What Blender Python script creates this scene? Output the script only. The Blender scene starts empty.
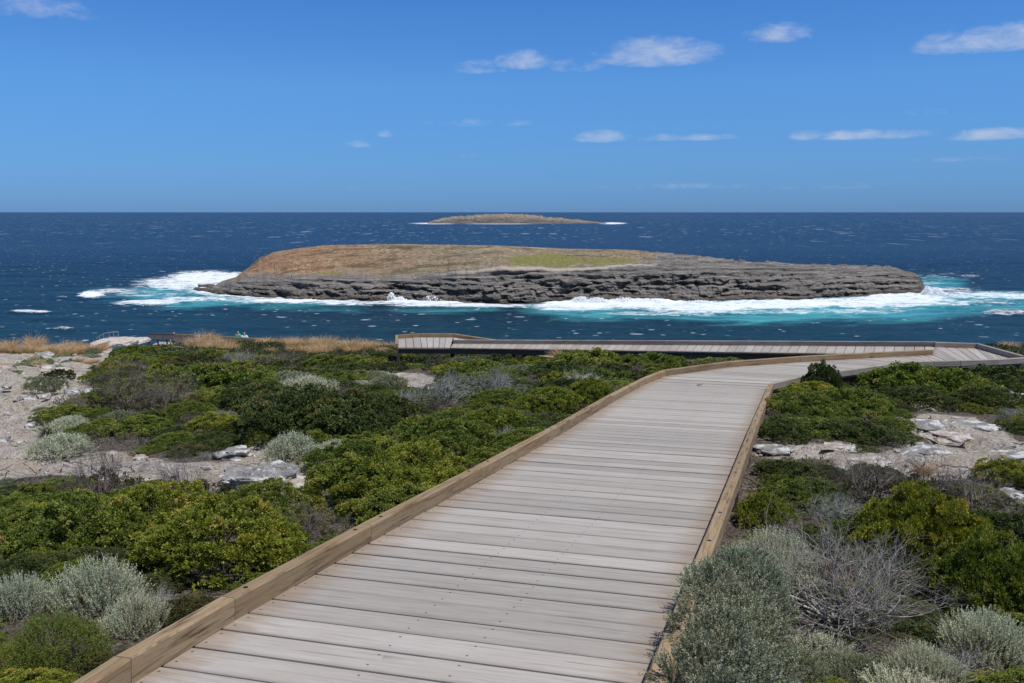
import bpy, bmesh, math, random
import numpy as np
from mathutils import Vector, noise as mn

scene = bpy.context.scene
R = math.radians
W, H_ = 1024, 683
FPX = 880.0
HORIZ = 212.0
CAMZ = 36.0                      # eye height above the sea
PITCH = math.atan((H_ / 2 - HORIZ) / FPX)

# ------------------------------------------------------------------ camera
cam_d = bpy.data.cameras.new('camera')
cam = bpy.data.objects.new('camera', cam_d)
scene.collection.objects.link(cam)
cam.location = (0, 0, CAMZ)
cam.rotation_euler = (R(90) - PITCH, 0, 0)
cam_d.sensor_width = 36
cam_d.lens = FPX / W * 36
cam_d.clip_start = 0.05
cam_d.clip_end = 200000
scene.camera = cam

# ------------------------------------------------------------------ world, sun, exposure
SUN_EL, SUN_AZ = R(66), R(122)     # azimuth clockwise from +Y (view direction)
world = bpy.data.worlds.new('World')
scene.world = world
world.use_nodes = True
wn = world.node_tree.nodes
wl = world.node_tree.links
bg = wn['Background']
sky = wn.new('ShaderNodeTexSky')
sky.sky_type = 'NISHITA'
sky.sun_disc = False
sky.sun_elevation = SUN_EL
sky.sun_rotation = SUN_AZ
sky.altitude = 0
sky.air_density = 1.0
sky.dust_density = 0.15
sky.ozone_density = 2.5
bg.inputs['Strength'].default_value = 0.10

sun_d = bpy.data.lights.new('sun', 'SUN')
sun_d.energy = 4.2
sun_d.angle = R(0.53)
sun_d.color = (1.0, 0.965, 0.91)
sun = bpy.data.objects.new('sun', sun_d)
scene.collection.objects.link(sun)
sdir = Vector((math.sin(SUN_AZ) * math.cos(SUN_EL), math.cos(SUN_AZ) * math.cos(SUN_EL), math.sin(SUN_EL)))
sun.rotation_euler = sdir.to_track_quat('Z', 'Y').to_euler()
sun.location = (30, 0, 80)
scene.view_settings.view_transform = 'Standard'
scene.view_settings.look = 'None'
scene.view_settings.exposure = 0.0
scene.view_settings.gamma = 1.0
try:
    scene.cycles.max_bounces = 6
    scene.cycles.transparent_max_bounces = 8
except Exception:
    pass

# ------------------------------------------------------------------ pixel / ray helpers
cp, sp_ = math.cos(PITCH), math.sin(PITCH)
def ray(x, y):
    r = (x - W / 2) / FPX
    u = (H_ / 2 - y) / FPX
    return np.array([r, cp + u * sp_, -sp_ + u * cp])
def at_D(x, y, D):
    """world point on the pixel's ray at ground distance D (along +Y)"""
    r = ray(x, y)
    t = D / r[1]
    return np.array([r[0] * t, D, CAMZ + r[2] * t])
def at_z(x, y, z):
    r = ray(x, y)
    t = (z - CAMZ) / r[2]
    return np.array([r[0] * t, r[1] * t, z])
def project(X, Y, Z):
    X = np.asarray(X, float); Y = np.asarray(Y, float); Z = np.asarray(Z, float) - CAMZ
    f = Y * cp - Z * sp_
    u = Y * sp_ + Z * cp
    f = np.where(f < 0.05, 0.05, f)
    return W / 2 + FPX * X / f, H_ / 2 - FPX * u / f
def interp(x, pts):
    return np.interp(x, [p[0] for p in pts], [p[1] for p in pts])
def lerp(a, b, t):
    return a + (b - a) * t
def fbm(x, y, z=0.0, o=4, lac=2.0, h=0.9):
    return mn.fractal(Vector((x, y, z)), h, lac, o)
def in_poly(px, py, poly):
    px = np.asarray(px); py = np.asarray(py)
    c = np.zeros(px.shape, bool)
    n = len(poly)
    j = n - 1
    for i in range(n):
        xi, yi = poly[i]; xj, yj = poly[j]
        m = ((yi > py) != (yj > py)) & (px < (xj - xi) * (py - yi) / (yj - yi + 1e-9) + xi)
        c ^= m
        j = i
    return c

# ------------------------------------------------------------------ object helpers
def link(o, parent=None):
    scene.collection.objects.link(o)
    if parent is not None:
        o.parent = parent
    return o
def np_mesh(name, verts, quads=None, tris=None, mats=(), smooth=False, fattr=None, vattr=None):
    me = bpy.data.meshes.new(name)
    verts = np.asarray(verts, np.float32)
    loops, starts, n = [], [], 0
    if quads is not None and len(quads):
        q = np.asarray(quads, np.int32); loops.append(q.ravel())
        starts.append(np.arange(len(q)) * 4); n = len(q) * 4
        nq = len(q)
    else:
        nq = 0
    if tris is not None and len(tris):
        t = np.asarray(tris, np.int32); loops.append(t.ravel())
        starts.append(n + np.arange(len(t)) * 3)
    loops = np.concatenate(loops); starts = np.concatenate(starts)
    me.vertices.add(len(verts)); me.vertices.foreach_set('co', verts.ravel())
    me.loops.add(len(loops)); me.loops.foreach_set('vertex_index', loops.astype(np.int32))
    me.polygons.add(len(starts)); me.polygons.foreach_set('loop_start', starts.astype(np.int32))
    me.update(calc_edges=True)
    me.polygons.foreach_set('use_smooth', np.full(len(starts), bool(smooth)))
    for k, v in (fattr or {}).items():
        a = me.attributes.new(k, 'FLOAT', 'FACE'); a.data.foreach_set('value', np.asarray(v, np.float32))
    for k, v in (vattr or {}).items():
        a = me.attributes.new(k, 'FLOAT', 'POINT'); a.data.foreach_set('value', np.asarray(v, np.float32))
    for m in mats:
        me.materials.append(m)
    me.validate()
    return me
def obj(name, me, parent=None, loc=None, label=None, cat=None, group=None, kind=None):
    o = bpy.data.objects.new(name, me)
    link(o, parent)
    if loc is not None:
        o.location = loc
    tag(o, label, cat, group, kind)
    return o
def tag(o, label=None, cat=None, group=None, kind=None):
    if label: o['label'] = label
    if cat: o['category'] = cat
    if group: o['group'] = group
    if kind: o['kind'] = kind
    return o
def empty(name, loc=(0, 0, 0), label=None, cat=None, group=None, kind=None):
    return obj(name, None, None, loc, label, cat, group, kind)
def grid_quads(nu, nv):
    i = np.arange(nu - 1)[:, None] * nv + np.arange(nv - 1)[None, :]
    return np.stack([i, i + nv, i + nv + 1, i + 1], -1).reshape(-1, 4)
def copy_tree(o, parent=None):
    c = o.copy()
    link(c, parent)
    for ch in list(o.children):
        copy_tree(ch, c)
    return c

# ------------------------------------------------------------------ material helpers
class M:
    def __init__(s, name):
        s.m = bpy.data.materials.new(name); s.m.use_nodes = True
        s.t = s.m.node_tree; s.n = s.t.nodes; s.l = s.t.links
        s.bsdf = s.n['Principled BSDF']; s.out = s.n['Material Output']
        s._c = {}
    def node(s, typ, ins=None, **kw):
        nd = s.n.new('ShaderNode' + typ)
        for k, v in kw.items():
            setattr(nd, k, v)
        for k, v in (ins or {}).items():
            s.set(nd.inputs[k], v)
        return nd
    def set(s, sock, v):
        if isinstance(v, bpy.types.NodeSocket):
            s.l.new(v, sock)
        else:
            if isinstance(v, tuple) and len(v) == 3 and sock.type == 'RGBA':
                v = v + (1,)
            sock.default_value = v
    def p(s, **kw):
        for k, v in kw.items():
            s.set(s.bsdf.inputs[k.replace('_', ' ')], v)
        return s
    def coord(s, which='Object'):
        if 'tc' not in s._c: s._c['tc'] = s.node('TexCoord')
        return s._c['tc'].outputs[which]
    def pos(s):
        if 'geo' not in s._c: s._c['geo'] = s.node('NewGeometry')
        return s._c['geo'].outputs['Position']
    def mapping(s, vec, scale=(1, 1, 1), rot=(0, 0, 0), loc=(0, 0, 0)):
        return s.node('Mapping', {'Vector': vec, 'Scale': scale, 'Rotation': rot, 'Location': loc}).outputs[0]
    def noise(s, vec, scale=5, detail=4, rough=.55, dist=0, out='Fac'):
        return s.node('TexNoise', {'Vector': vec, 'Scale': scale, 'Detail': detail, 'Roughness': rough, 'Distortion': dist}).outputs[out]
    def vor(s, vec, scale=5, feature='F1', out='Distance', rand=1.0):
        return s.node('TexVoronoi', {'Vector': vec, 'Scale': scale, 'Randomness': rand}, feature=feature).outputs[out]
    def ramp(s, fac, stops, interp='LINEAR'):
        r = s.node('ValToRGB', {'Fac': fac}); cr = r.color_ramp; cr.interpolation = interp
        while len(cr.elements) < len(stops): cr.elements.new(0.5)
        for e, (pp, c) in zip(cr.elements, stops):
            e.position = pp
            if not isinstance(c, tuple): c = (c, c, c)
            e.color = c + (1,)
        return r.outputs['Color']
    def mix(s, f, a, b, mode='MIX'):
        nd = s.node('Mix', data_type='RGBA', blend_type=mode)
        s.set(nd.inputs[0], f)
        s.set(nd.inputs[6], a); s.set(nd.inputs[7], b)
        return nd.outputs[2]
    def math(s, op, a, b=0.0, clamp=False):
        nd = s.node('Math', operation=op, use_clamp=clamp)
        s.set(nd.inputs[0], a); s.set(nd.inputs[1], b)
        return nd.outputs[0]
    def attr(s, name, typ='GEOMETRY', out='Fac'):
        return s.node('Attribute', attribute_name=name, attribute_type=typ).outputs[out]
    def rnd(s):
        return s.node('ObjectInfo').outputs['Random']
    def bump(s, h, dist=0.01, strength=1.0, normal=None):
        ins = {'Height': h, 'Distance': dist, 'Strength': strength}
        if normal is not None: ins['Normal'] = normal
        b = s.node('Bump', ins)
        s.l.new(b.outputs[0], s.bsdf.inputs['Normal'])
        return b.outputs[0]

# ---- sky shader: Nishita + small fair weather clouds given by their direction
def sky_shader():
    tc = wn.new('ShaderNodeTexCoord')
    def N(t, **k):
        nd = wn.new('ShaderNode' + t)
        for a, b in k.items(): setattr(nd, a, b)
        return nd
    def ma(op, a, b=0.0, clamp=False):
        nd = N('Math', operation=op, use_clamp=clamp)
        for s_, v in zip(nd.inputs, (a, b)):
            if isinstance(v, bpy.types.NodeSocket): wl.new(v, s_)
            else: s_.default_value = v
        return nd.outputs[0]
    sep = N('SeparateXYZ'); wl.new(tc.outputs['Generated'], sep.inputs[0])
    az = ma('ARCTAN2', sep.outputs[0], sep.outputs[1])
    el = ma('ARCSINE', sep.outputs[2])
    comb = N('CombineXYZ')
    wl.new(az, comb.inputs[0]); wl.new(ma('MULTIPLY', el, 2.4), comb.inputs[1])
    nz = N('TexNoise'); wl.new(comb.outputs[0], nz.inputs['Vector'])
    nz.inputs['Scale'].default_value = 34; nz.inputs['Detail'].default_value = 9; nz.inputs['Roughness'].default_value = .66; nz.inputs['Distortion'].default_value = .3
    nz2 = N('TexNoise'); wl.new(comb.outputs[0], nz2.inputs['Vector'])
    nz2.inputs['Scale'].default_value = 9; nz2.inputs['Detail'].default_value = 4
    clouds = [(525, 64, 27, 12, .8), (478, 70, 28, 9, .4), (570, 68, 30, 9, .4), (655, 58, 56, 18, .85), (690, 50, 30, 9, .6), (778, 37, 30, 12, .85),
              (992, 44, 56, 16, .85), (1015, 36, 30, 11, .8), (604, 139, 28, 8, .9), (678, 139, 48, 5, .5), (730, 138, 22, 4, .4), (806, 137, 15, 7, .8),
              (858, 137, 34, 6.5, .85), (895, 136, 34, 6, .7), (995, 137, 36, 7.5, .85), (480, 124, 60, 6, .3), (356, 146, 14, 5, .45),
              (385, 135, 8, 6, .5), (466, 156, 14, 5, .3), (15, 8, 70, 16, .5), (700, 187, 120, 5, .25), (820, 187, 90, 5, .25), (360, 188, 60, 4, .15), (965, 160, 50, 4, .2),
              (925, 113, 20, 5, .3), (280, 60, 40, 5, .1)]
    tot = None
    for cx, cy, rx, ry, a in clouds:
        d = ray(cx, cy); d = d / np.linalg.norm(d)
        ca, ce = math.atan2(d[0], d[1]), math.asin(d[2])
        dx = ma('MULTIPLY', ma('SUBTRACT', az, ca), FPX / rx)
        dy0 = ma('SUBTRACT', el, ce)
        # flatter base: falls off faster underneath
        dy = ma('MULTIPLY', dy0, FPX / ry)
        lo = ma('MULTIPLY', ma('MINIMUM', dy, 0.0), 1.5)
        dy = ma('ADD', dy, lo)
        r2 = ma('ADD', ma('MULTIPLY', dx, dx), ma('MULTIPLY', dy, dy))
        v = ma('MULTIPLY', ma('SUBTRACT', 1.0, ma('MULTIPLY', r2, .62), True), a)
        tot = v if tot is None else ma('MAXIMUM', tot, v)
    nn = ma('ADD', ma('MULTIPLY', ma('SUBTRACT', nz.outputs[0], .5), 2.5), ma('MULTIPLY', ma('SUBTRACT', nz2.outputs[0], .5), .8))
    f = ma('MULTIPLY', ma('ADD', ma('SUBTRACT', tot, .12), ma('MULTIPLY', nn, ma('MINIMUM', ma('MULTIPLY', tot, 3.0), .75))), 1.15, True)
    f = ma('MULTIPLY', ma('POWER', f, 1.25), .52)
    # clear-sky tint: deep clean maritime blue
    tint = N('Mix', data_type='RGBA', blend_type='MULTIPLY'); tint.inputs[0].default_value = 1
    wl.new(sky.outputs[0], tint.inputs[6])
    mr = N('MapRange'); wl.new(el, mr.inputs[0]); mr.inputs[1].default_value = 0.0; mr.inputs[2].default_value = 1.2
    rp = N('ValToRGB'); wl.new(mr.outputs[0], rp.inputs[0]); SKYRAMP.extend([rp])
    els = rp.color_ramp.elements
    els[0].position = 0; els[0].color = (.185, .42, 1.10, 1)
    els[1].position = 1; els[1].color = (.95, .98, .98, 1)
    e = els.new(.05); e.color = (.27, .55, 1.08, 1)
    e = els.new(.1125); e.color = (.35, .69, 1.17, 1)
    e = els.new(.24); e.color = (.29, .67, 1.22, 1)
    e = els.new(.45); e.color = (.70, .88, 1.05, 1)
    wl.new(rp.outputs[0], tint.inputs[7])
    mx = N('Mix', data_type='RGBA'); wl.new(f, mx.inputs[0]); wl.new(tint.outputs[2], mx.inputs[6])
    mx.inputs[7].default_value = (6.2, 6.6, 7.6, 1)
    wl.new(mx.outputs[2], bg.inputs[0])
SKYRAMP = []
sky_shader()

# ================================================================== TERRAIN
DECKH = 1.55
# deck plane of the near ramp from its vanishing point
_d1 = ray(803, 300); _h = np.array([_d1[1], -_d1[0], 0]); _h /= np.linalg.norm(_h)
_nA = np.cross(_h, _d1); _nA /= np.linalg.norm(_nA)
if _nA[2] < 0: _nA = -_nA
def onA(x, y):
    r = ray(x, y)
    p = r * (-DECKH * _nA[2]) / (r @ _nA)
    return p + np.array([0, 0, CAMZ])
_d1n = _d1 / np.linalg.norm(_d1)
ZB = CAMZ - 2.93                                   # level of the first landing

def terrain_z(X, Y):
    """vectorised smooth ground height"""
    X = np.asarray(X, float); Y = np.asarray(Y, float)
    base = CAMZ - 2.08 - 0.072 * Y - 0.0515 * np.clip(Y - 16, 0, 60)
    base = np.where(Y < 0, CAMZ - 2.12 - 0.03 * Y, base)
    # knoll under the view on the left stays a bit higher, swale on the right
    base = base + 0.10 * np.sin(X * 0.45 + 1.0) * np.clip(Y / 10, 0, 1) + 0.08 * np.sin(Y * 0.6 + X * .3)
    # the right side slopes away a little
    base = base + 0.20 * np.clip((X - 3) / 2, 0, 1) * np.clip((Y - 11) / 4, 0, 1)
    edge = 41 + 3 * np.sin(X * .13 + .5) - np.clip(X + 2, 0, 14) * 1.05
    d = Y - edge
    s = np.clip(d / 22, 0, 1)
    drop = 4.4 * s * s * (3 - 2 * s)
    base = base - drop
    terr = CAMZ - 11.0 - 0.10 * (Y - 62)
    base = np.where(d > 22, np.minimum(terr, np.maximum(base, terr)), base)
    base = np.where(d > 10, np.maximum(base, terr - 0.0 * Y), base)
    # cliff to the sea
    cl = np.clip((Y - (82 + 4 * np.sin(X * .08))) / 14, 0, 1)
    base = base - cl ** 1.3 * (base + 4)
    return base
BARE = [
    [(-80, 345), (0, 338), (108, 336), (130, 350), (92, 372), (84, 384), (95, 392), (52, 402), (36, 425), (32, 448), (120, 452), (190, 462), (232, 464), (222, 450), (262, 443), (262, 452), (300, 470), (322, 485), (308, 502), (262, 499), (222, 489), (190, 489), (150, 480), (60, 476), (20, 480), (0, 482), (-80, 485)],
    [(392, 373), (425, 372), (450, 384), (430, 391), (400, 388)],
    [(756, 446), (800, 442), (850, 441), (846, 456), (790, 460), (757, 458)],
    [(895, 418), (950, 414), (1003, 422), (1008, 440), (1024, 440), (1060, 445), (1060, 470), (1024, 472), (1000, 462), (975, 476), (930, 478), (880, 470), (833, 472), (826, 462), (870, 455), (900, 441), (935, 441)],
    [(900, 402), (925, 400), (972, 405), (970, 412), (920, 411)],
    [(980, 388), (1040, 390), (1040, 402), (990, 400)],
    [(994, 484), (1040, 486), (1040, 504), (1005, 500)],
    [(850, 418), (885, 414), (890, 424), (860, 428)],
]
def bare_mask(px, py):
    m = np.zeros(np.shape(px), bool)
    for p in BARE: m |= in_poly(px, py, p)
    return m

def build_terrain():
    xs = np.concatenate([-np.geomspace(170, 22, 34)[:-1], np.arange(-22, 14, .17), np.geomspace(14, 170, 36)])
    ys = [-8.0]
    while ys[-1] < 104:
        y = ys[-1]
        ys.append(y + (.5 if y < 1 else .075 + .009 * y))
    ys = np.array(ys)
    Xg, Yg = np.meshgrid(xs, ys, indexing='ij')
    Z = terrain_z(Xg, Yg)
    px, py = project(Xg, Yg, Z)
    jx = np.zeros_like(Xg); rough = np.zeros_like(Xg)
    flat = np.stack([Xg.ravel(), Yg.ravel()], 1)
    n1 = np.array([fbm(a * .9, b * .9, 1.7, 4) for a, b in flat]).reshape(Xg.shape)
    n2 = np.array([mn.cell(Vector((a * 1.3 + 3 * mn.noise(Vector((a * .7, b * .7, 0))), b * 2.2, 0))) for a, b in flat]).reshape(Xg.shape)
    n3 = np.array([mn.noise(Vector((a * 5, b * 5, 3))) for a, b in flat]).reshape(Xg.shape)
    b = bare_mask(px + n1 * 10, py + n1 * 3 + n3 * 1.5) & (Yg > 1)
    b = b | (Yg > 56)
    b = b.astype(float)
    for _ in range(2):
        b[1:-1, 1:-1] = (b[1:-1, 1:-1] * 2 + b[:-2, 1:-1] + b[2:, 1:-1] + b[1:-1, :-2] + b[1:-1, 2:]) / 6
    Z2 = Z + b * (0.08 * n1 + 0.11 * (n2 - .5) + .03 * n3) + (1 - b) * (.05 * n1)
    Z2 += np.where(Yg > 84, n1 * .3, 0)
    me = np_mesh('ground', np.stack([Xg, Yg, Z2], -1).reshape(-1, 3), grid_quads(len(xs), len(ys)), smooth=True, vattr={'bare': b.ravel()})
    m = M('ground_limestone_and_soil')
    P = m.pos()
    n_big = m.noise(P, 1.1, 6, .6); n_mid = m.noise(P, 4.5, 7, .65); n_fine = m.noise(P, 32, 6, .7)
    rock = m.ramp(n_mid, [(.30, (.20, .16, .13)), (.42, (.40, .345, .295)), (.56, (.58, .52, .455)), (.75, (.70, .66, .60))])
    rock = m.mix(m.ramp(n_big, [(.42, 0.0), (.56, .75)]), rock, (.50, .43, .34))
    lich = m.ramp(m.noise(P, 8.5, 5, .7), [(.60, 0.0), (.66, .8)])
    rock = m.mix(lich, rock, (.62, .61, .58))
    crack = m.ramp(m.vor(m.mix(.25, P, m.noise(P, 2.5, 4, .6, out='Color'), 'ADD'), 2.1, 'DISTANCE_TO_EDGE'), [(0.0, 1.0), (.02, 0.0)])
    crackf = m.math('MULTIPLY', crack, m.ramp(m.noise(P, .8, 2), [(.46, 0.0), (.60, .7)]))
    rock = m.mix(crackf, rock, (.12, .095, .08))
    speck = m.ramp(m.noise(P, 26, 6, .75), [(.40, .8), (.50, 0.0)])
    rock = m.mix(speck, rock, (.20, .15, .12))
    soil = m.ramp(n_fine, [(.34, (.035, .027, .02)), (.5, (.12, .095, .072)), (.6, (.22, .185, .15)), (.7, (.42, .37, .32))])
    bare_f = m.ramp(m.math('ADD', m.attr('bare'), m.math('MULTIPLY', m.math('SUBTRACT', n_fine, .5), .5)), [(.4, 0.0), (.6, 1.0)])
    m.p(Base_Color=m.mix(bare_f, soil, rock), Roughness=.95)
    m.bsdf.inputs['Specular IOR Level'].default_value = .15
    hh = m.math('ADD', m.math('MULTIPLY', n_mid, 1.6), m.math('ADD', m.math('MULTIPLY', n_fine, .35), m.math('MULTIPLY', crackf, -.9)))
    m.bump(hh, .11, 1.0)
    me.materials.append(m.m)
    obj('ground', me, kind='structure')
build_terrain()

def hit_terrain(x, y, lift=0.0, liftpx=0.0):
    """first point on the pixel's ray at height terrain + lift (+ liftpx pixels converted at that distance)"""
    r = ray(x, y)
    t = np.concatenate([np.arange(1.5, 20, .03), np.arange(20, 120, .12)])
    P = r[None, :] * t[:, None]
    g = terrain_z(P[:, 0], P[:, 1]) + lift + liftpx * P[:, 1] / FPX
    below = np.nonzero(P[:, 2] + CAMZ < g)[0]
    if len(below) == 0:
        return None
    i = below[0]
    return np.array([P[i, 0], P[i, 1], float(terrain_z(P[i, 0], P[i, 1]))])

# ================================================================== SEA
def sea_foam_fields(px, py, X, Y):
    def blobs(lst):
        t = np.zeros_like(px)
        for cx, cy, rx, ry, a in lst:
            r2 = ((px - cx) / rx) ** 2 + ((py - cy) / ry) ** 2
            t = np.maximum(t, a * np.clip(1.25 - r2 * .75, 0, 1))
        return t
    foam = blobs([(210, 279, 46, 8, 1.0), (178, 284, 44, 7, .85), (220, 290, 36, 6, .9), (150, 294, 44, 4, .5), (92, 295.5, 13, 3.2, 1.2), (62, 297, 6, 1.2, .6), (150, 303, 36, 2.6, .9), (185, 300, 28, 3.5, .75), (115, 291, 30, 2.2, .7),
                  (30, 312, 20, 1.8, .85), (65, 329, 10, 1.5, .7), (250, 298, 60, 5, .72), (310, 301.5, 70, 2.6, .95), (355, 304, 40, 2, .8), (430, 302, 52, 4.6, 1.1), (395, 299, 22, 6, 1.2), (480, 306, 50, 2, .9),
                  (590, 303, 46, 8, 1.2), (640, 303, 60, 7, 1.1), (560, 307, 30, 4, .9), (700, 307, 70, 6, 1.0), (780, 305, 70, 5.5, 1.05), (850, 303, 60, 6, 1.0), (905, 300, 55, 8, .95), (932, 292, 14, 6, .8), (950, 290, 30, 3, .6), (975, 296, 60, 5, .75), (1030, 297, 50, 4, .8),
                  (660, 314, 60, 3, .6), (760, 312, 70, 3, .6), (860, 312, 60, 3, .55), (960, 303, 60, 3, .6), (1010, 312, 30, 3, .62), (900, 283, 50, 2.5, .5), (940, 276, 40, 3, .35),
                  (435, 223.4, 26, .9, .8), (500, 223.8, 40, .5, .7), (612, 223.3, 15, 1.0, .9)])
    turq = blobs([(190, 296, 75, 13, .9), (260, 301, 90, 9, .75), (150, 300, 60, 8, .55), (110, 292, 60, 6, .35), (330, 308, 90, 6, .45), (440, 309, 80, 6, .5), (620, 309, 100, 12, .95), (760, 311, 120, 13, 1), (880, 308, 110, 14, 1), (980, 302, 90, 11, .9), (1060, 302, 90, 10, .8), (930, 284, 40, 8, .8),
                  (820, 322, 120, 7, .4)])
    return foam, turq
def build_sea():
    xs = np.concatenate([-np.geomspace(90000, 434, 46)[:-1], np.arange(-432, 470, 2.2), np.geomspace(472, 90000, 46)])
    ys = np.concatenate([[-200., 0, 50], np.arange(85, 640, 1.7), np.geomspace(642, 4200, 110), np.geomspace(4400, 120000, 40)])
    Xg, Yg = np.meshgrid(xs, ys, indexing='ij')
    px, py = project(Xg, Yg, np.zeros_like(Xg))
    foam, turq = sea_foam_fields(px, py, Xg, Yg)
    near = (Yg < 700) & (np.abs(Xg) < 480)
    Z = np.zeros_like(Xg)
    idx = np.argwhere(near & ((Yg > 80)))
    for i, j in idx:
        x, y = Xg[i, j], Yg[i, j]
        f = foam[i, j]
        z = .55 * mn.noise(Vector((x * .035 + y * .01, y * .09, 0)))
        if f > .05:
            z += min(f, 1) * (0.35 + .9 * abs(mn.noise(Vector((x * .16, y * .2, 5)))))
        Z[i, j] = z
    me = np_mesh('sea', np.stack([Xg, Yg, Z], -1).reshape(-1, 3), grid_quads(len(xs), len(ys)), smooth=True, vattr={'foam': foam.ravel(), 'turquoise': turq.ravel()})
    m = M('sea_water')
    P = m.pos()
    lp = m.mapping(P, (1, 1.6, 1))
    sep = m.node('SeparateXYZ', {'Vector': P})
    dist = m.node('MapRange', {'Value': sep.outputs[1], 'From Min': 130, 'From Max': 900}).outputs[0]
    big = m.noise(m.mapping(P, (.0025, .006, 1)), 1, 4, .6)
    deep = m.ramp(dist, [(0.0, (.004, .042, .048)), (.25, (.004, .026, .040)), (.7, (.005, .020, .048)), (1.0, (.010, .032, .068))])
    deep = m.mix(m.ramp(big, [(.4, .35), (.62, 0.0)]), deep, (.003, .012, .035))
    swirl = m.noise(m.mapping(P, (.035, .07, 1)), 1, 6, .65, .6)
    tq = m.math('ADD', m.attr('turquoise'), m.math('MULTIPLY', m.math('SUBTRACT', swirl, .5), 1.5))
    tqf = m.math('MULTIPLY', m.ramp(tq, [(.34, 0.0), (1.15, .9)]), 1.0)
    water = m.mix(tqf, deep, m.mix(m.ramp(swirl, [(.35, 0.0), (.65, 1.0)]), (.02, .21, .26), (.10, .42, .45)))
    # surf foam
    fn = m.noise(m.mapping(P, (.085, .17, 1)), 1, 9, .78, 1.2)
    fn2 = m.noise(m.mapping(P, (.35, 1.1, 1)), 1, 5, .7, 1.0)
    ff = m.math('ADD', m.attr('foam'), m.math('MULTIPLY', m.math('SUBTRACT', fn, .5), 3.0))
    ff = m.math('ADD', ff, m.math('MULTIPLY', m.math('SUBTRACT', fn2, .5), 1.5))
    ff = m.math('MULTIPLY', m.ramp(ff, [(.48, 0.0), (.66, .6), (.95, 1.0)]), m.ramp(m.attr('foam'), [(.02, 0.0), (.2, 1.0)]))
    # white caps: wind-torn crests, several sizes
    def caps(sx, sy, thr, seed, soft=.05, on_=.72):
        v = m.node('TexVoronoi', {'Vector': m.mapping(m.mix(.5 / sx * .03, P, m.noise(P, .1, 2, out='Color'), 'ADD'), (sx, sy, 1), loc=(seed, seed * 2, 0)), 'Scale': 1.0}, feature='F1')
        on = m.math('GREATER_THAN', m.node('SeparateColor', {'Color': v.outputs['Color']}).outputs[0], on_)
        tear = m.math('MULTIPLY', m.math('SUBTRACT', m.noise(m.mapping(P, (sx * 3, sy * 3, 1)), 1, 3, .7), .5), .28)
        return m.math('MULTIPLY', m.ramp(m.math('ADD', v.outputs['Distance'], tear), [(thr, 1.0), (thr + soft, 0.0)]), on)
    nearf = m.node('MapRange', {'Value': sep.outputs[1], 'From Min': 500, 'From Max': 900}).outputs[0]
    gust = m.ramp(m.noise(m.mapping(P, (.006, .012, 1)), 1, 3, .6), [(.38, 0.0), (.6, 1.0)])
    c1 = m.math('MULTIPLY', m.math('MAXIMUM', caps(.13, .62, .060, 3.1), caps(.26, 1.1, .07, 5.3)), m.math('SUBTRACT', 1.0, nearf))
    c2 = m.math('MULTIPLY', m.math('MAXIMUM', caps(.06, .11, .08, 7.7), caps(.16, .20, .10, 17.7, .06, .45)), m.math('SUBTRACT', 1.0, m.math('MULTIPLY', nearf, .3)))
    farf = m.node('MapRange', {'Value': sep.outputs[1], 'From Min': 700, 'From Max': 1500}).outputs[0]
    c3 = m.math('MULTIPLY', m.math('MAXIMUM', caps(.060, .022, .17, 11.3, .06, .5), caps(.022, .0060, .15, 31.3, .06, .6)), farf)
    cf = m.math('MAXIMUM', m.math('MAXIMUM', m.math('MULTIPLY', c1, .55), m.math('MULTIPLY', c2, .65)), m.math('MULTIPLY', c3, .38))
    cf = m.math('MULTIPLY', cf, m.math('ADD', .35, m.math('MULTIPLY', gust, .65)))
    white = m.math('MAXIMUM', ff, cf, True)
    col = m.mix(white, water, (.80, .84, .86))
    wave = m.noise(m.mapping(P, (.16, .35, 1)), 1, 6, .68, .4)
    wave2 = m.noise(m.mapping(P, (.025, .07, 1)), 1, 3, .6)
    col = m.mix(m.math('MULTIPLY', m.ramp(wave, [(.45, 0.0), (.72, .5)]), m.math('SUBTRACT', 1.0, white)), col, m.mix(.5, water, (.04, .12, .18)))
    m.p(Base_Color=col, Roughness=m.math('ADD', .32, m.math('MULTIPLY', white, .6)), IOR=1.33)
    m.set(m.bsdf.inputs['Specular IOR Level'], m.math('MULTIPLY', m.math('SUBTRACT', 1.0, white), .11))
    m.bump(m.math('ADD', m.math('MULTIPLY', wave, 1.0), m.math('MULTIPLY', wave2, 2.2)), 1.6, .9)
    me.materials.append(m.m)
    obj('sea', me, kind='structure')
build_sea()

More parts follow.
